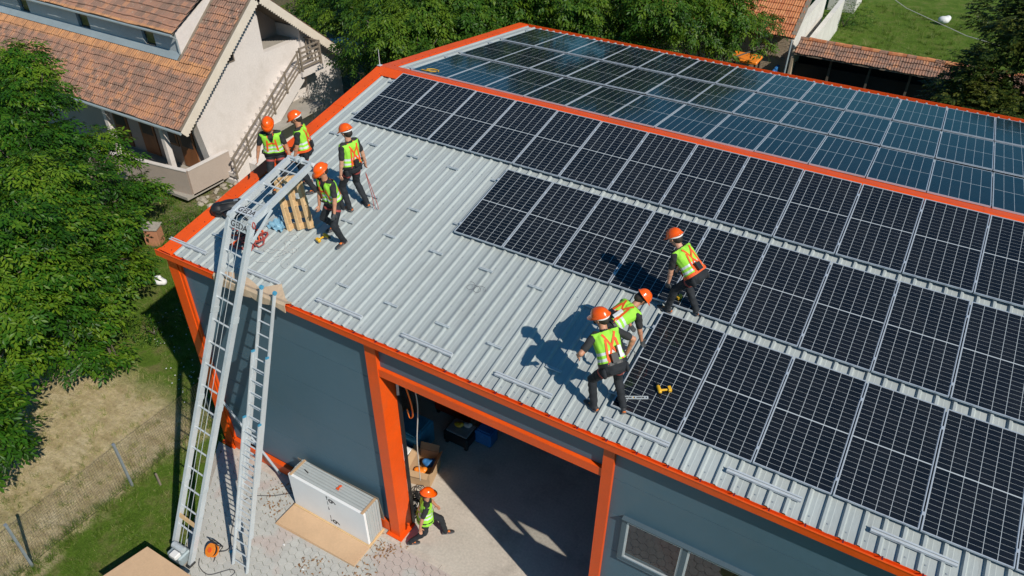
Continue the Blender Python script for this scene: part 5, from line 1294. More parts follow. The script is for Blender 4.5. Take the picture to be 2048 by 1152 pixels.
# ------------------------------------------------------------------ inside the door
CB = thing('cardboard_box', 'open cardboard box just inside the workshop door', 'box', (4.22, 1.25, 0)); CB.rotation_euler = (0, 0, rad(14))
g = MB()
for a, b_ in (((-.27, -.36, 0), (.27, .36, .012)), ((-.27, -.36, .012), (-.258, .36, .5)), ((.258, -.36, .012), (.27, .36, .5)), ((-.258, -.36, .012), (.258, -.348, .5)), ((-.258, .348, .012), (.258, .36, .5))): g.box(a, b_)
g.build('carton', M['card'], CB, local=True)
for (p, q, d) in (((-.27, -.36), (-.27, .36), (-.12, 0, .10)), ((.27, .36), (.27, -.36), (.10, 0, .12)), ((-.25, .36), (.25, .36), (0, .08, .16)), ((.25, -.36), (-.25, -.36), (0, -.14, -.04))):
    g = MB(); vs = [Vector((*p, .501)), Vector((*q, .501)), Vector((*q, .501)) + Vector(d), Vector((*p, .501)) + Vector(d)]; off = Vector((0, 0, .006)); g.add(vs + [v + off for v in vs], [(0, 1, 2, 3), (4, 7, 6, 5), (0, 4, 5, 1), (1, 5, 6, 2), (2, 6, 7, 3), (3, 7, 4, 0)]); g.build('flap', M['card'], CB, local=True)
for lab, x, y, mt in (('blue plastic bag inside the open cardboard box', 4.22, 1.42, 'blue'), ('orange tool case inside the open cardboard box', 4.20, 1.10, 'reel')):
    me = blob([(0, 0, .16, .13, 1.2, 1, .8), (.08, .05, .2, .09), (-.09, -.03, .19, .08)], .02, 2); me.materials.append(M[mt]); o = link('packed_bag', me); o.location = (x, y, .1); tag(o, lab, 'bag')
for i, (x0_, y0_, x1_, y1_, z0_, z1_, mt, lab, cat, nm) in enumerate((
    (3.0, .55, 3.86, 1.42, 0, .55, 'white', 'white foam block inside the door behind the column', 'foam block', 'foam_block'),
    (2.9, 1.5, 3.8, 2.3, 0, .75, 'cyan', 'pale blue crate behind the white foam block', 'crate', 'blue_crate'),
    (3.2, 3.1, 4.3, 4.0, .1, 1.0, 'red', 'dark red machine deep inside the workshop', 'machine', 'red_machine'),
    (4.0, 2.35, 4.75, 2.95, .08, .42, 'dark', 'black tool trolley in the dim workshop', 'trolley', 'tool_trolley'),
    (4.7, 2.75, 5.2, 3.15, 0, .45, 'blue', 'blue plastic tub on the workshop floor', 'tub', 'plastic_tub'))):
    t = thing(nm, lab, cat, ((x0_ + x1_) / 2, (y0_ + y1_) / 2, 0)); g = MB(); g.bbox((x0_, y0_, z0_ + .03), (x1_, y1_, z1_), .04); g.build('body', M[mt], t)
    g = MB(); g.bbox((x0_ + .06, y0_ + .06, z1_ + .002), (x1_ - .06, y1_ - .06, z1_ + .05), .015); g.build('lid', M['steel' if mt in ('dark', 'red') else mt], t)
    for dx in (x0_ + .08, x1_ - .08):
        for dy in (y0_ + .08, y1_ - .08): g = MB(); g.box((dx - .04, dy - .04, 0), (dx + .04, dy + .04, z0_ + .029)); g.build('foot', M['dark'], t)
for lab, x, y, z, mt in (('yellow and green tool case on the black trolley', 4.3, 2.65, .48, 'yellow'), ('pale grey tool roll on the black trolley', 4.5, 2.75, .48, 'rope')):
    me = blob([(0, 0, .06, .10, 1.3, .8, .6), (.08, .04, .08, .06)], .02, 1); me.materials.append(M[mt]); o = link('tool_case', me); o.location = (x, y, z); tag(o, lab, 'tool case')
rr = random.Random(8)
TR = thing('cable_pile', 'black heap of cables and leads on the floor beside the door column', 'cable', (4.55, .35, 0))
for k in range(14):
    pts = []; a = rr.uniform(0, 6); x, y = rr.uniform(-.22, .22), rr.uniform(-.3, .35)
    for i in range(24): a += .5; r_ = .12 + .05 * math.sin(i * .8 + k); pts.append((x + r_ * math.cos(a), y + r_ * math.sin(a), .02 + .012 * k + .02 * math.sin(i)))
    g = MB(); g.tube(pts, .012, 5); g.build('cable_loop', M['dark'] if k % 4 else M['rope'], TR, local=True)
cable('hanging_cable', [(5.05, -.2, 5.1), (5.1, -.05, 4.2), (5.0, .1, 3.6), (4.87, .15, 3.4), (4.86, .1, 3.7)], .018, 'cable_o', 'orange cable hanging in a loop inside the door head')
cable('hanging_wire', [(5.2, -.1, 5.1), (5.15, .1, 4), (4.95, .2, 2.6), (4.85, .3, 1.2)], .012, 'rope', 'pale wire hanging beside the orange cable inside the door')
g = MB(); g.beam((5.02, -.28, 5.08), (4.86, -.12, 4.3), .05, .03); tag(g.build('door_stay', M['steel']), 'grey metal stay arm at the top left of the door opening', 'bracket')
me = blob([(0, 0, 0, .5, 1, .7, .8), (.5, .1, .1, .4), (-.4, .1, .2, .4), (.2, 0, .45, .35)], .07, 1); me.materials.append(M['tarp']); o = link('covered_pile', me); o.location = (3.6, 5.4, .5); tag(o, 'blue tarpaulin pile deep in the workshop', 'tarpaulin')
# pallet stacks added out of view so the window panes have something to reflect
for q, (x_, y_, n_, lab) in enumerate(((10.2, -1.9, 3, 'low added stack of wooden pallets, put there to mirror in the window'), (11.8, -2.1, 4, 'taller added stack of wooden pallets right of the other, mirrored in the window'))):
    PS = thing('added_pallets', lab, 'pallet stack', (x_, y_, 0))
    for k in range(n_):
        z = k * .15
        for i in range(3): g = MB(); g.box((x_ - .6, y_ - .4 + i * .35, z), (x_ + .6, y_ - .3 + i * .35, z + .02)); g.box((x_ - .6, y_ - .4 + i * .35, z + .021), (x_ - .46, y_ - .3 + i * .35, z + .12)); g.box((x_ + .46, y_ - .4 + i * .35, z + .021), (x_ + .6, y_ - .3 + i * .35, z + .12)); g.build('runner', M['wood'], PS)
        for i in range(5): g = MB(); g.box((x_ - .6 + i * .265, y_ - .4, z + .1205), (x_ - .46 + i * .265, y_ + .4, z + .1495)); g.build('deck_board', M['wood'], PS)
# ------------------------------------------------------------------ wire fence
FN = thing('wire_fence', 'rusty wire mesh fence on blue grey posts between dry grass and lawn', 'fence', (-1.76, -2.7, 0))
fy = [-7.8, -5.26, -2.70, -0.14]
for k, y in enumerate(fy):
    x = -1.74 - .03 * (k % 2); g = MB(); g.box((x - .03, y - .025, 0), (x + .03, y + .025, 1.50)); p_ = g.build('post', M['zincblue'] if 'zincblue' in M else M['steel'], FN); g = MB(); g.box((x - .036, y - .031, 1.5), (x + .036, y + .031, 1.515)); g.build('post_cap', M['steel'], p_)
g = MB(); x = -1.79
def strand(p, q, r):
    p = Vector(p); q = Vector(q); d = (q - p).normalized(); a = d.orthogonal().normalized() * r; b_ = d.cross(a)
    vs = [p + a, p - a * .5 + b_ * .87, p - a * .5 - b_ * .87, q + a, q - a * .5 + b_ * .87, q - a * .5 - b_ * .87]; g.add(vs, [(0, 1, 4, 3), (1, 2, 5, 4), (2, 0, 3, 5)])
yy = -7.8
rr = random.Random(2)
while yy < -.1:
    sag = .012 * math.sin(yy * 3.1); strand((x, yy, .04), (x + sag, yy + rr.uniform(-.012, .012), 1.40 + .02 * math.sin(yy * 2)), .0021); yy += .062
for k in range(19):
    z = .06 + k * .074; yq = -7.8
    while yq < -.2:
        y2 = min(yq + .64, -.14); strand((x + .01 * math.sin(yq * 3), yq, z + .012 * math.sin(yq * 2.4)), (x + .01 * math.sin(y2 * 3), y2, z + .012 * math.sin(y2 * 2.4)), .0023 if k not in (0, 18) else .004); yq = y2
tag(g.build('wire_mesh', M['mesh_wire'], FN), kind='stuff')
g = MB(); g.box((-1.20, -2.35, 0), (-1.16, -2.31, .42)); tag(g.build('short_stake', M['oldwood']), 'short dark wooden stake in the lawn beside the fence post', 'stake')
# white bag, beehive, rubble, stones
me = blob([(0, 0, .14, .17, 1.2, 1, .8), (.14, .05, .12, .12), (-.12, .04, .16, .12), (.05, .02, .3, .07)], .025, 1); me.materials.append(M['hatband']); o = link('white_sack', me); o.location = (-8.0, 3.2, 0); tag(o, 'white plastic sack lying in the grass beside the workshop corner', 'sack')
BH = thing('bee_hive', 'terracotta coloured bee hive box with grey lid half under the tree', 'bee hive', (-10.1, 4.75, 0)); BH.rotation_euler = (0, 0, .5)
g = MB(); g.bbox((-.25, -.22, .05), (.25, .22, .72), .01); g.build('hive_body', M['terracotta'], BH, local=True); g = MB(); g.bbox((-.30, -.27, .721), (.30, .27, .79), .01); g.build('lid', M['concrete'], BH, local=True); g = MB(); g.box((-.22, -.2, 0), (.22, .2, .049)); g.build('hive_base', M['oldwood'], BH, local=True)
rr = random.Random(31); n = 0
RBV = MB()
for k in range(110):
    x, y = rr.uniform(-11.3, -9.2), rr.uniform(7.4, 10.6); s = rr.uniform(.05, .17)
    bm = bmesh.new(); bmesh.ops.create_icosphere(bm, subdivisions=1, radius=s)
    for v in bm.verts: v.co *= rr.uniform(.7, 1.2); v.co.z *= .6; v.co += Vector((x, y, s * .3))
    bm.verts.index_update(); RBV.add([v.co for v in bm.verts], [[v.index for v in f_.verts] for f_ in bm.faces]); bm.free()
tag(RBV.build('rubble', M['stone']), 'loose rubble stones along the house wall', 'rubble', kind='stuff')
# ------------------------------------------------------------------ trees
def leaf_cloud(lobes, dens, leaf, nlf, seed, droop=.35, mat='leaf', fill=.25, wid=.36):
    """compound leaves over the outside (and some inside) of the crown's lobes"""
    r = np.random.RandomState(seed); Pc, Nn, Tn, In = [], [], [], []
    for cx, cy, cz, R, *fl in lobes:
        fz = fl[0] if fl else .8
        n = int(dens * R * R)
        d = r.normal(size=(n, 3)); d /= np.linalg.norm(d, axis=1)[:, None]
        d[:, 2] = np.where(d[:, 2] < -.35, -d[:, 2], d[:, 2])
        inn = r.rand(n) < fill; rad_ = np.where(inn, r.uniform(.40, .80, n), r.uniform(.86, 1.08, n))
        ripple = 1 + .13 * np.sin(d[:, 0] * 6 + cx) * np.cos(d[:, 1] * 7 + cy) + .08 * np.sin(d[:, 2] * 11 + d[:, 0] * 9)
        p = d * (R * rad_ * ripple)[:, None] * np.array([1, 1, fz]) + [cx, cy, cz]
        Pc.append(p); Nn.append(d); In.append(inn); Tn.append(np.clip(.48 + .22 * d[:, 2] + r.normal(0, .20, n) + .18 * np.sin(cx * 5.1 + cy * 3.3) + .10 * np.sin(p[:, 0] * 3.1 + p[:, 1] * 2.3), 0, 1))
    P_ = np.concatenate(Pc); D_ = np.concatenate(Nn); T_ = np.concatenate(Tn)
    # gaps: drop leaves in pockets
    ph = np.sin(P_[:, 0] * 2.9 + 1.3 + 1.1 * np.sin(P_[:, 1] * 1.7)) * np.sin(P_[:, 1] * 2.7 + .4 + np.sin(P_[:, 2] * 1.9)) + .45 * np.sin(P_[:, 2] * 5.3 + P_[:, 0] * 2.1)
    keep = (ph > -.22 + .2 * r.rand(len(P_))) | np.concatenate(In); P_, D_, T_ = P_[keep], D_[keep], T_[keep]
    n = len(P_)
    az = r.uniform(0, 2 * np.pi, n)
    out = D_ * [1, 1, .25] + np.stack([np.cos(az), np.sin(az), np.zeros(n)], 1) * .75 + [0, 0, -droop]
    out /= np.linalg.norm(out, axis=1)[:, None]
    up = D_ * .45 + [0, 0, .75] + r.normal(0, .25, (n, 3)); side = np.cross(out, up); side /= np.linalg.norm(side, axis=1)[:, None]; up = np.cross(side, out)
    k = (nlf - 1) // 2
    pos = [(1.0, 0.0)]
    for i in range(k):
        for s in (-1, 1): pos.append((.30 + .55 * i / max(1, k - 1), s))
    sc = leaf * r.uniform(.60, 1.32, n)
    V = np.zeros((n, nlf, 5, 3), np.float32); T = np.zeros((n, nlf, 5), np.float32)
    for j, (a, s) in enumerate(pos):
        base = P_ + out * (sc * 2.6 * a)[:, None] + side * (s * sc * .04)[:, None]
        dl = (out + side * (s * 1.1) - up * (.25 + .2 * r.rand(n))[:, None] + r.normal(0, .18, (n, 3))) if s else (out - up * .3 + r.normal(0, .1, (n, 3)))
        dl /= np.linalg.norm(dl, axis=1)[:, None]
        w = np.cross(up + r.normal(0, .25, (n, 3)), dl); w /= np.linalg.norm(w, axis=1)[:, None]; nn = np.cross(dl, w)
        L = (sc * r.uniform(.8, 1.2, n))[:, None]
        V[:, j, 0] = base; V[:, j, 1] = base + dl * L * .5 + w * L * wid * .5 + nn * L * .05; V[:, j, 2] = base + dl * L; V[:, j, 3] = base + dl * L * .5 - w * L * wid * .5 + nn * L * .05; V[:, j, 4] = base + dl * L * .48 - nn * L * .03
        T[:, j] = np.clip(T_ + r.normal(0, .10, n), 0, 1)[:, None]
    V = V.reshape(-1, 3); b0 = np.arange(n * nlf)[:, None] * 5
    F_ = np.concatenate([b0 + [0, 1, 4], b0 + [1, 2, 4], b0 + [2, 3, 4], b0 + [3, 0, 4]], 0)
    return V, F_, T.reshape(-1)
def tree(name, label, cat_group, base, trunk_h, trunk_r, lobes, dens, leaf, nlf, mat, seed, droop=.35, wid=.36, fill=.25, lean=(0, 0)):
    t = thing(name, label, 'tree', base, group=cat_group); r = random.Random(seed)
    bx, by, bz = base; g = MB(); top = Vector((bx + lean[0], by + lean[1], bz + trunk_h))
    g.tube([(bx, by, bz - .1), (bx + lean[0] * .3, by + lean[1] * .3, bz + trunk_h * .4), top], [trunk_r * 1.25, trunk_r, trunk_r * .75], 9)
    g.build('trunk', M['bark'], t, smooth=True)
    g = MB()
    for (cx, cy, cz, R, *fl) in lobes:
        c = Vector((cx, cy, cz)); m_ = top.lerp(c, .5) + Vector((r.uniform(-.3, .3), r.uniform(-.3, .3), .25)); st = top - Vector((0, 0, r.uniform(0, trunk_h * .35)))
        g.tube([st, m_, c], [trunk_r * .42, trunk_r * .25, trunk_r * .10], 6)
        for k in range(4):
            e = c + Vector((r.uniform(-1, 1), r.uniform(-1, 1), r.uniform(-.2, .9))) * R * .7; g.tube([m_.lerp(c, .6), (m_ + e) / 2 + Vector((0, 0, .1)), e], [trunk_r * .13, trunk_r * .09, .012], 5)
    g.build('limbs', M['bark'], t, smooth=True)
    V, F_, T = leaf_cloud(lobes, dens, leaf, nlf, seed, droop, mat, fill, wid)
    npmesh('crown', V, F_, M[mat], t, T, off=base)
    return t
def spread(c, R, n, r, seed, zf=.6):
    """lobes arranged over an ellipsoid"""
    q = random.Random(seed); out = [(c[0], c[1], c[2], min(R) * .75, .8)]
    for k in range(n):
        a = 2.399 * k; z = 1 - 1.35 * (k + .5) / n; s = math.sqrt(max(0, 1 - z * z)); j = q.uniform(.82, 1.05)
        out.append((c[0] + R[0] * s * math.cos(a) * j, c[1] + R[1] * s * math.sin(a) * j, c[2] + R[2] * z * j, r * q.uniform(.75, 1.25), zf + .2))
    return out
#TREES
WAL = [(-14.43, 4.27, 5.2, 1.2), (-13.37, 4.49, 5.0, 0.95), (-11.69, 2.34, 5.0, 1.3), (-11.11, 3.28, 4.6, 1.1), (-11.59, 4.73, 3.8, 0.9), (-11.17, 4.88, 3.2, 0.75), (-8.89, 1.13, 4.8, 1.3), (-9.4, 2.56, 4.0, 1.1), (-10.24, 4.26, 2.6, 0.8), (-10.53, 5.35, 1.6, 0.65), (-7.45, -0.41, 4.6, 1.3), (-7.54, 0.67, 4.0, 1.2), (-8.18, 2.16, 3.0, 1.0), (-8.74, 3.54, 1.9, 0.75), (-6.43, -0.84, 3.8, 1.2), (-6.7, 0.32, 3.0, 1.1), (-6.9, 1.52, 2.2, 0.9), (-7.28, 2.47, 1.3, 0.6), (-5.7, -1.98, 3.4, 1.1), (-5.75, -1.13, 2.8, 1.05), (-5.84, -0.06, 2.2, 0.9), (-5.77, 0.65, 1.2, 0.7), (-5.92, -1.88, 2.0, 0.85), (-5.53, -1.13, 1.7, 0.8), (-5.34, -0.35, 1.1, 0.65), (-5.81, -2.45, 2.4, 0.9),
       (-10.3, 4.9, 2.5, .72), (-9.2, 3.4, 2.4, .75), (-7.2, 2.1, 2.0, .7), (-10.6, 5.5, 2.0, .6),
       (-14.9, 4.9, 5.9, 1.1), (-13.8, 4.6, 5.7, .9), (-16.0, 4.6, 5.4, 1.2), (-12.4, 3.4, 5.6, 1.1),
       (-9.5, 0.2, 3.4, 1.5), (-8, -1.2, 3.0, 1.4), (-12.6, 2.8, 3.8, 1.5), (-11, 1.2, 3.6, 1.4)]
WAL = [(x, y, z - .30, max(.3, R - .22), .8) for x, y, z, R in WAL if (x, y) not in ((-10.53, 5.35), (-8.74, 3.54), (-7.28, 2.47), (-5.77, 0.65))]
tree('walnut_tree', 'big leafy walnut tree between the tiled house and the fence', 'trees', (-8.6, 0.9, 0), 1.6, .22, WAL, 620, .150, 7, 'leaf', 5, wid=.42, fill=.34)
tree('walnut_tree', 'low walnut branches at the lower left edge over the dry grass', 'trees', (-6.4, -6.2, 0), 1.2, .14, [(-3.95, -4.2, 1.8, .55), (-4.75, -3.7, 2.1, .6), (-4.0, -3.95, 1.3, .32), (-4.95, -3.2, 1.8, .38), (-4.3, -4.6, 2.4, .9), (-3.6, -5.3, 1.9, .7), (-5.5, -5.2, 2.6, 1.1)], 560, .150, 7, 'leaf', 15, wid=.42, fill=.34)
# row of trees behind the workshop
BT = [((-6.0, 15.0, 0), [(-5.9, 13.4, 5.7, 1.2), (-7.6, 14.6, 4.3, 1.3), (-5.3, 14.3, 5.9, 1.4), (-4.3, 13.9, 5.4, .95), (-4.8, 16.1, 5.8, 1.4), (-5.7, 13.7, 4.8, .7), (-7.0, 15.6, 5.6, 1.4), (-6, 16.6, 6.4, 1.5), (-6.2, 18, 8, 1.8)], 'leafy tree behind the ridge end by the lightning rod', 'leaf_b'),
      ((-3.3, 18.8, 0), [(-3.8, 16.5, 5.3, 1.2), (-3.8, 18.2, 5.8, 1.5), (-2.7, 19.6, 5.4, 1.3), (-5.4, 17.6, 6.4, 1.5), (-2.1, 19.2, 6.6, 1.5), (-1.9, 20.1, 4.8, 1.1), (-3.2, 18.4, 4.2, 1.4), (-4.2, 20.4, 8.2, 2.0), (-2.4, 21.4, 9.4, 2.0)], 'leafy tree above the far corner of the rear panels', 'leaf_b'),
      ((0.3, 22.0, 0), [(-1.0, 20.8, 5.6, 1.4), (.1, 21.4, 4.6, 1.2), (.8, 22.3, 5.3, 1.4), (1.9, 20.9, 6.2, 1.4), (.2, 20.2, 4.4, 1.2), (-.6, 22.4, 6.6, 1.5), (0.6, 23.6, 8.2, 2.0), (-.8, 24.2, 9.6, 2.0)], 'leafy tree behind the middle of the rear eave', 'leaf_b'),
      ((3.2, 24.4, 0), [(2.0, 22.5, 4.4, 1.05), (2.7, 23.1, 5.2, 1.4), (3.6, 23.8, 4.1, .75), (4.0, 24.6, 4.8, 1.25), (4.6, 26.4, 4.4, .9), (3.5, 23.7, 5.9, 1.4), (5.1, 26.4, 3.5, .5), (2.6, 25.4, 6.2, 1.4), (3.4, 26, 7.8, 1.9), (2.6, 27, 9.2, 1.8)], 'leafy tree beside the orange tractor and brick wall', 'leaf_b'),
      ((-12.2, 23.0, 0), [(-12.4, 20.6, 4.4, 1.6), (-10.8, 21, 5.2, 1.6), (-13.6, 23, 5.5, 1.9), (-11.6, 24, 6.3, 2.0), (-9.6, 22.4, 5.8, 1.7), (-11.4, 18.6, 4.4, .9), (-15.4, 21.8, 3.6, 1.5), (-14.4, 20.4, 3.4, 1.2), (-13.2, 18.7, 3.5, 1.1), (-12.2, 19.8, 4.8, 1.3), (-14.2, 22.4, 5.2, 1.6), (-10.6, 18.3, 4.6, 1.0), (-17.5, 21.8, 2.6, 1.5), (-19.5, 24.5, 3.5, 1.8), (-16, 20.8, 3, 1.2), (-18.5, 23, 4.2, 1.4)], 'leafy tree behind the cream house gable', 'leaf_b'),
      ((-9.0, 18.9, 0), [(-9.2, 18.2, 2.6, 1.2), (-8.2, 17.6, 1.9, 1.1), (-10.2, 19.2, 3.0, 1.3), (-8.4, 19.2, 3.6, 1.4), (-7.2, 18.6, 4.0, 1.4), (-7.4, 16.9, 2.6, 1.2)], 'low dark tree between the house corner and the workshop gable', 'leaf_b')]
for k, (b, lobes, lab, mt) in enumerate(BT): tree('walnut_tree', lab, 'trees', b, 2.6 if k < 5 else 1.2, .17, lobes, 400, .165, 7, mt, 40 + k, droop=.6, wid=.40, fill=.34)
tree('shade_tree', 'dark feathery tree at the upper right corner behind the panels', 'trees', (15.2, 23.0, 0), 2.4, .2,
     [(14.0, 21.0, 4.2, 1.5), (15.6, 20.6, 4.4, 1.7), (13.6, 22.6, 4.9, 1.3), (15.2, 23.0, 6.0, 2.0), (17, 22, 5.4, 2.0), (13.4, 24.2, 3.6, 1.2), (14.6, 24.8, 6.6, 1.8), (16.5, 25, 7, 2.2), (12.8, 20.6, 3.0, 1.0), (14.2, 18.6, 3.4, 1.2), (16.4, 18.8, 4.0, 1.6)], 620, .115, 9, 'leaf_d', 60, droop=.2, wid=.5, fill=.4)
# shrubs and tall weeds
def shrub(name, label, loc, R, n, seed, mat='leaf', leaf=.09):
    t = thing(name, label, 'shrub', loc); V, F_, T = leaf_cloud([(loc[0], loc[1], loc[2] + R * .5, R, .8), (loc[0] + R * .7, loc[1] + .2, R * .4, R * .7, .8), (loc[0] - R * .6, loc[1] - .3, R * .45, R * .75, .8)], n, leaf, 5, seed, .1, mat)
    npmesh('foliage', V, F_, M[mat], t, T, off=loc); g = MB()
    for k in range(5): a = k * 1.3; g.tube([(loc[0], loc[1], 0), (loc[0] + R * .5 * math.cos(a), loc[1] + R * .5 * math.sin(a), R * .7)], [.02, .008], 5)
    g.build('stems', M['bark'], t)
shrub('bush', 'low green bush under the walnut tree beside the bee hive', (-9.4, 5.8, 0), .8, 260, 70)
shrub('bush', 'low green bush below the balcony corner', (-12.6, 6.4, 0), .7, 260, 71)
shrub('bush', 'weedy bush in the grass left of the workshop shadow', (-6.0, 1.4, 0), .6, 260, 72)
shrub('bush', 'bush beside the white wall on the far lawn', (6.3, 43.5, 0), 1.1, 160, 73, 'leaf_b', .14)
# ------------------------------------------------------------------ grass blades
r = np.random.RandomState(4)
def blades(n, fx, h, seed, tone):
    r = np.random.RandomState(seed); P = fx(r, n); n = len(P)
    az = r.uniform(0, 2 * np.pi, n); hh = h * r.uniform(.5, 1.4, n); w = .006 + .10 * hh * .25
    dx = np.stack([np.cos(az), np.sin(az), np.zeros(n)], 1); ln = r.normal(0, .45, (n, 3)) * hh[:, None]; ln[:, 2] = 0
    V = np.zeros((n, 3, 3)); V[:, 0] = P - dx * w[:, None] / 2; V[:, 1] = P + dx * w[:, None] / 2; V[:, 2] = P + ln + np.stack([0 * hh, 0 * hh, hh], 1)
    F_ = np.arange(n * 3).reshape(n, 3); T = np.repeat(np.clip(r.normal(tone, .18, n), 0, 1), 3)
    return V.reshape(-1, 3), F_, T
def area(x0, x1, y0, y1, cond=None):
    def f(r, n):
        P = np.stack([r.uniform(x0, x1, n), r.uniform(y0, y1, n), np.full(n, -.02)], 1)
        return P if cond is None else P[cond(P[:, 0], P[:, 1])]
    return f
parts = [blades(34000, area(-1.75, 1.6, -6.5, -.7, lambda x, y: x < -1.0 - (y + .66) * .69 - .05), .045, 1, .42),
         blades(30000, area(-8.5, -.95, -.6, 9.0, lambda x, y: (x + 4.0) * .5 + y > .2), .11, 2, .48),
         blades(26000, area(-7.5, -1.8, -7.0, .3), .05, 3, .92),
         blades(14000, area(-14, -8, 2, 8), .13, 4, .5),
         blades(26000, area(5.5, 20, 31.5, 50), .16, 5, .45)]
def tufts(n, x0, x1, y0, y1, h, seed, tone, cond=None):
    r = np.random.RandomState(seed); C = np.stack([r.uniform(x0, x1, n), r.uniform(y0, y1, n)], 1)
    if cond is not None: C = C[cond(C[:, 0], C[:, 1])]
    P = np.repeat(C, 26, 0) + r.normal(0, .05, (len(C) * 26, 2)); P = np.concatenate([P, np.full((len(P), 1), -.02)], 1)
    return blades(len(P), lambda a, b: P, h, seed + 1, tone)
parts += [tufts(260, -7.5, -1.9, -6.5, .2, .13, 11, .8), tufts(150, -1.95, -1.55, -7, -.2, .16, 12, .55), tufts(420, -7.5, -1.2, .2, 8, .2, 13, .45, lambda x, y: (x + 4) * .5 + y > .4),
          tufts(140, -1.6, 1.0, -6, -.8, .10, 14, .5, lambda x, y: x < -1.1 - (y + .66) * .69), tufts(500, 5.5, 20, 32, 50, .3, 15, .5), tufts(160, -13, -9, 3, 7.2, .25, 16, .5)]
V = []; F_ = []; T = []; o = 0
for a, b, c in parts: V.append(a); F_.append(b + o); T.append(c); o += len(a)
tag(npmesh('grass', np.concatenate(V), np.concatenate(F_), M['grass'], None, np.concatenate(T)), 'short grass and dry straw round the workshop', 'grass', kind='stuff')
# small white clover flowers in the weeds
V = []; F_ = []; T = []
for k in range(260):
    x, y = r.uniform(-6.5, -2.2), r.uniform(-.3, 4.0)
    if (x + 4) * .5 + y < .3: continue
    b = len(V); s = r.uniform(.012, .028); z = r.uniform(.06, .16); V += [(x - s, y, z), (x, y - s, z + .01), (x + s, y, z), (x, y + s, z + .01)]; F_.append((b, b + 1, b + 2, b + 3)); T += [1] * 4
tag(npmesh('clover_flowers', V, F_, M['hatband'], None, T), 'tiny white flowers in the weeds beside the workshop', 'flowers', kind='stuff')
# ------------------------------------------------------------------ behind the workshop
# second tiled house
TH2 = thing('barn_house', 'sandy brick barn with orange tile roof behind the rear panels', 'barn', (0.5, 34, 0))
bx0, bx1, by, bz = -6.0, 5.75, 30.0, 3.0; p2 = rad(30)
g = MB(); g.box((bx0, by + .9, 0), (bx1 - .25, by + 1.2, bz + .45)); fw2 = g.build('front_wall', M['brickwall'], TH2)
g = MB(); g.box((bx1 - .55, by + 1.201, 0), (bx1 - .25, by + 9, bz)); g.build('side_wall', M['plaster2'], TH2)
brk = MB(); brk.box((0, 0, 0), (.235, .02, .075)); BR = brk.mesh('brick', M['brickwall']); base = rootloc(TH2)
rr = random.Random(6)
for r_ in range(22):
    for c in range(11):
        x = 2.75 + c * .25 + (.125 if r_ % 2 else 0); z = .75 + r_ * .088
        if x + .235 < bx1 - .26: link('brick', BR, fw2, Matrix.Translation(Vector((x, by + .885 + rr.uniform(-.006, .004), z)) - base))
g = MB(); g.prism([(by, bz - .08), (by + 9, bz - .08 + 9 * math.tan(p2)), (by + 9, bz - .02 + 9 * math.tan(p2)), (by, bz - .02)], 'x', bx0, bx1); rf2 = g.build('roof', M['oldwood'], TH2)
TW, TE = .24, .40
roof_tiles(rf2, Vector((bx0, by, bz)), Vector((1, 0, 0)), Vector((0, math.cos(p2), math.sin(p2))), Vector((0, -math.sin(p2), math.cos(p2))), 49, 24, lambda o: o.x < bx1 - .2, 120, M['tile_o'], seed=19)
for k in range(12):
    a = Vector((bx1 - .08, by + .1 + k * .72, bz + .05 + (.1 + k * .72) * math.tan(p2))); b = a + Vector((0, .75, .75 * math.tan(p2))); g = MB(); g.beam(a, b, .22, .05); g.build('verge_board', M['oldwood'], TH2)
g = MB(); g.beam((bx1 - 1.6, by + .3, bz - .1), (bx1 - .5, by + .85, bz - 1.4), .10, .10); g.build('roof_strut', M['oldwood'], TH2)
g = MB(); g.tube([(bx1 - .1, by - .05, bz - .1), (bx1 - .1, by - .02, .0)], .05, 8); g.build('downpipe', M['zinc'], TH2)
# tractor-like orange machine in front of the brick wall
TRC = thing('orange_tractor', 'orange tractor parked behind the rear eave by the brick wall', 'tractor', (4.1, 28.2, 0))
g = MB(); g.bbox((3.3, 27.7, 2.15), (4.7, 28.8, 2.32), .05); g.build('canopy', M['reel'], TRC); g = MB(); g.bbox((4.0, 27.9, .6), (5.2, 28.6, 1.2), .08); g.build('bonnet', M['reel'], TRC)
for x, y in ((3.4, 27.8), (4.6, 27.8), (3.4, 28.7), (4.6, 28.7)): g = MB(); g.box((x - .04, y - .04, .7), (x + .04, y + .04, 2.15)); g.build('canopy_post', M['dark'], TRC)
for x, rr_ in ((3.5, .55), (4.9, .35)):
    for y in (27.6, 28.9): g = MB(); g.tube([(x, y - .12, rr_), (x, y + .12, rr_)], rr_, 16); w = g.build('wheel', M['dark'], TRC); g = MB(); g.tube([(x, y - .13, rr_), (x, y + .13, rr_)], rr_ * .5, 12); g.build('rim', M['reel'], w)
g = MB(); g.bbox((5.05, 29.9, .9), (5.2, 30.85, 1.3), .03); tag(g.build('blue_can', M['blue']), 'blue can standing against the sandy brick wall', 'can')
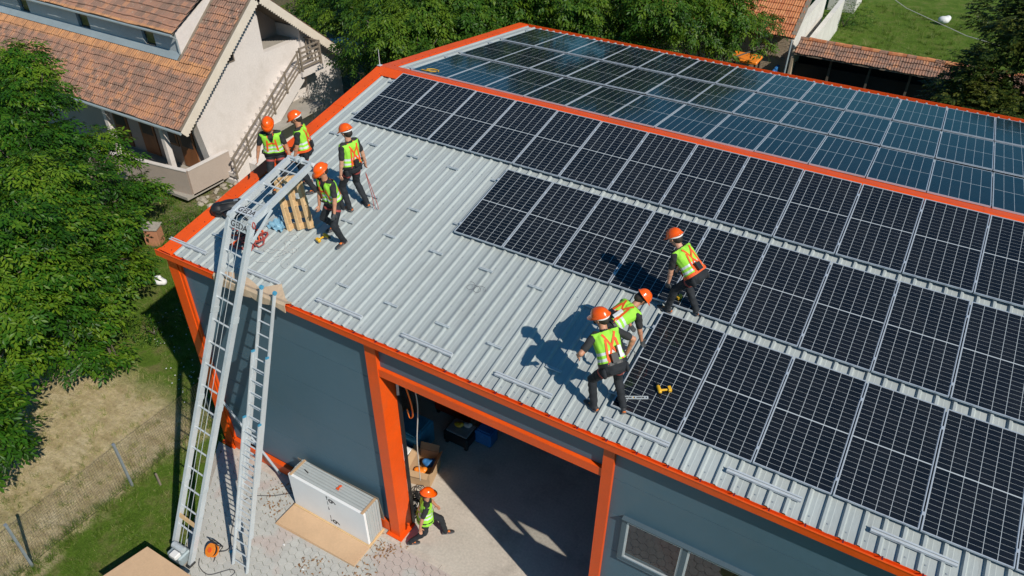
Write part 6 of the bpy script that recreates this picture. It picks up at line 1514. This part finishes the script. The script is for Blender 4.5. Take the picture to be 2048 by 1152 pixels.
# open shed with a narrow tile roof and brick lattice back
SD = thing('open_shed', 'long dark open shed with weathered tile ridge and pierced brick wall', 'shed', (9.5, 31, 0))
sx0, sx1, syr, szr = 5.85, 16.0, 31.2, 2.62
for side in (-1, 1):
    g = MB(); g.prism([(syr, szr), (syr + side * .95, szr - .42), (syr + side * .95, szr - .47), (syr, szr - .05)], 'x', sx0, sx1); rs = g.build('roof', M['oldwood'], SD)
    TW, TE = .24, .34; sl = math.atan2(.42, .95)
    roof_tiles(rs, Vector((sx0 if side < 0 else sx1, syr + side * .95, szr - .40)), Vector((-side, 0, 0)), Vector((0, -side * math.cos(sl), math.sin(sl))), Vector((0, side * math.sin(sl), math.cos(sl))), 42, 3, lambda o: True, 120 if side < 0 else 0, M['tile'], wob=.03, seed=23 + side)
for k in range(25):
    x = sx0 + k * .41; g = MB(); g.tube([(x, syr + random.uniform(-.02, .02), szr + .05 + random.uniform(-.02, .02)), (x + .43, syr, szr + .06)], [.12, .10], 8); g.build('ridge_tile', M['tile_o'] if k % 3 else M['tile'], SD)
YB = 31.9
g = MB(); g.box((sx0, YB, 0), (sx1, YB + .14, 1.62)); g.build('back_wall', M['shed_shade'], SD)  # inner shade of the shed put into the wall colour
k = 0
for r_ in range(4):
    for c in range(42):
        if c % 7 == 0: continue
        x = sx0 + c * .24 + (.12 if r_ % 2 else 0); g = None; k += 1
        if r_ == 0 and c == 1: g_ = MB(); g_.box((0, 0, 0), (.125, .13, .07)); LB = g_.mesh('brick', M['brickwall'])
        link('brick', LB, SD, Matrix.Translation(Vector((x, YB, 1.63 + r_ * .125)) - rootloc(SD)))
for x in range(7):
    g = MB(); g.box((sx0 + x * 1.68, YB - .01, 1.62), (sx0 + x * 1.68 + .16, YB + .15, 2.2)); g.build('pier', M['brickwall'], SD)
for x in (7.6, 9.4, 11.2, 13.0): g = MB(); g.box((x - .05, 30.62, 0), (x + .05, 30.72, 2.2)); g.build('post', M['bark'], SD)  # dark tone stands for the shade under the roof
g = MB(); g.box((sx0, 30.75, 0.0), (sx1, YB, .015)); g.build('shed_floor', M['shed_shade'], SD)  # floor blackened by colour to read as shaded
g = MB(); g.box((sx0 + .03, 30.9, 0.016), (sx1, 30.96, 1.55)); g.build('shade_panel', M['shed_shade'], SD)  # black sheet added across the opening to paint its shade
g = MB(); g.box((sx0 - .1, 30.3, 0), (sx0 + .02, YB, 2.3)); g.build('side_wall', M['brickwall'], SD)
# white wall and store beside the lawn
g = MB(); g.box((5.88, 33.0, 0), (6.06, 42.5, 1.9)); g.box((5.84, 32.95, 1.901), (6.10, 42.6, 1.97)); tag(g.build('white_garden_wall', M['plaster2']), 'whitewashed wall running from the shed beside the lawn', 'wall')
g = MB(); g.box((4.6, 46.6, 0), (6.3, 49.5, 2.3)); g.box((4.5, 46.5, 2.301), (6.4, 49.6, 2.4)); st = g.build('garden_store', M['plaster2']); tag(st, 'small white store at the top of the lawn', 'store')
g = MB(); g.tube([(6.4, 46.8, 2.2), (9.5, 43, 1.75), (13, 39.5, 1.7), (15.5, 37.5, 1.9)], .02, 5); tag(g.build('clothes_line', M['rope']), 'white clothes line stretched over the far lawn', 'line')
me = blob([(0, 0, .3, .3, 1.2, 1, .8), (.2, .1, .4, .2)], .06, 1); me.materials.append(M['hatband']); o = link('white_bundle', me); o.location = (11.6, 47.2, 0); tag(o, 'small white bundle at the top of the far lawn', 'bundle')
# blue tarpaulin on the ground behind the house
bm = bmesh.new(); bmesh.ops.create_grid(bm, x_segments=30, y_segments=20, size=1.0)
for v in bm.verts:
    v.co.x *= 2.6; v.co.y *= 1.5; v.co.z = .35 * math.exp(-v.co.x ** 2 * .4 - v.co.y ** 2) + .05 * math.sin(v.co.x * 5 + v.co.y * 3) + .04 * math.sin(v.co.y * 9) + .06
me = bpy.data.meshes.new('blue_tarpaulin'); bm.to_mesh(me); bm.free(); me.materials.append(M['film']); o = link('blue_tarpaulin', me); o.location = (-18.6, 23.4, 0); o.rotation_euler = (0, 0, .6); tag(o, 'pale blue tarpaulin spread on the ground behind the house', 'tarpaulin')
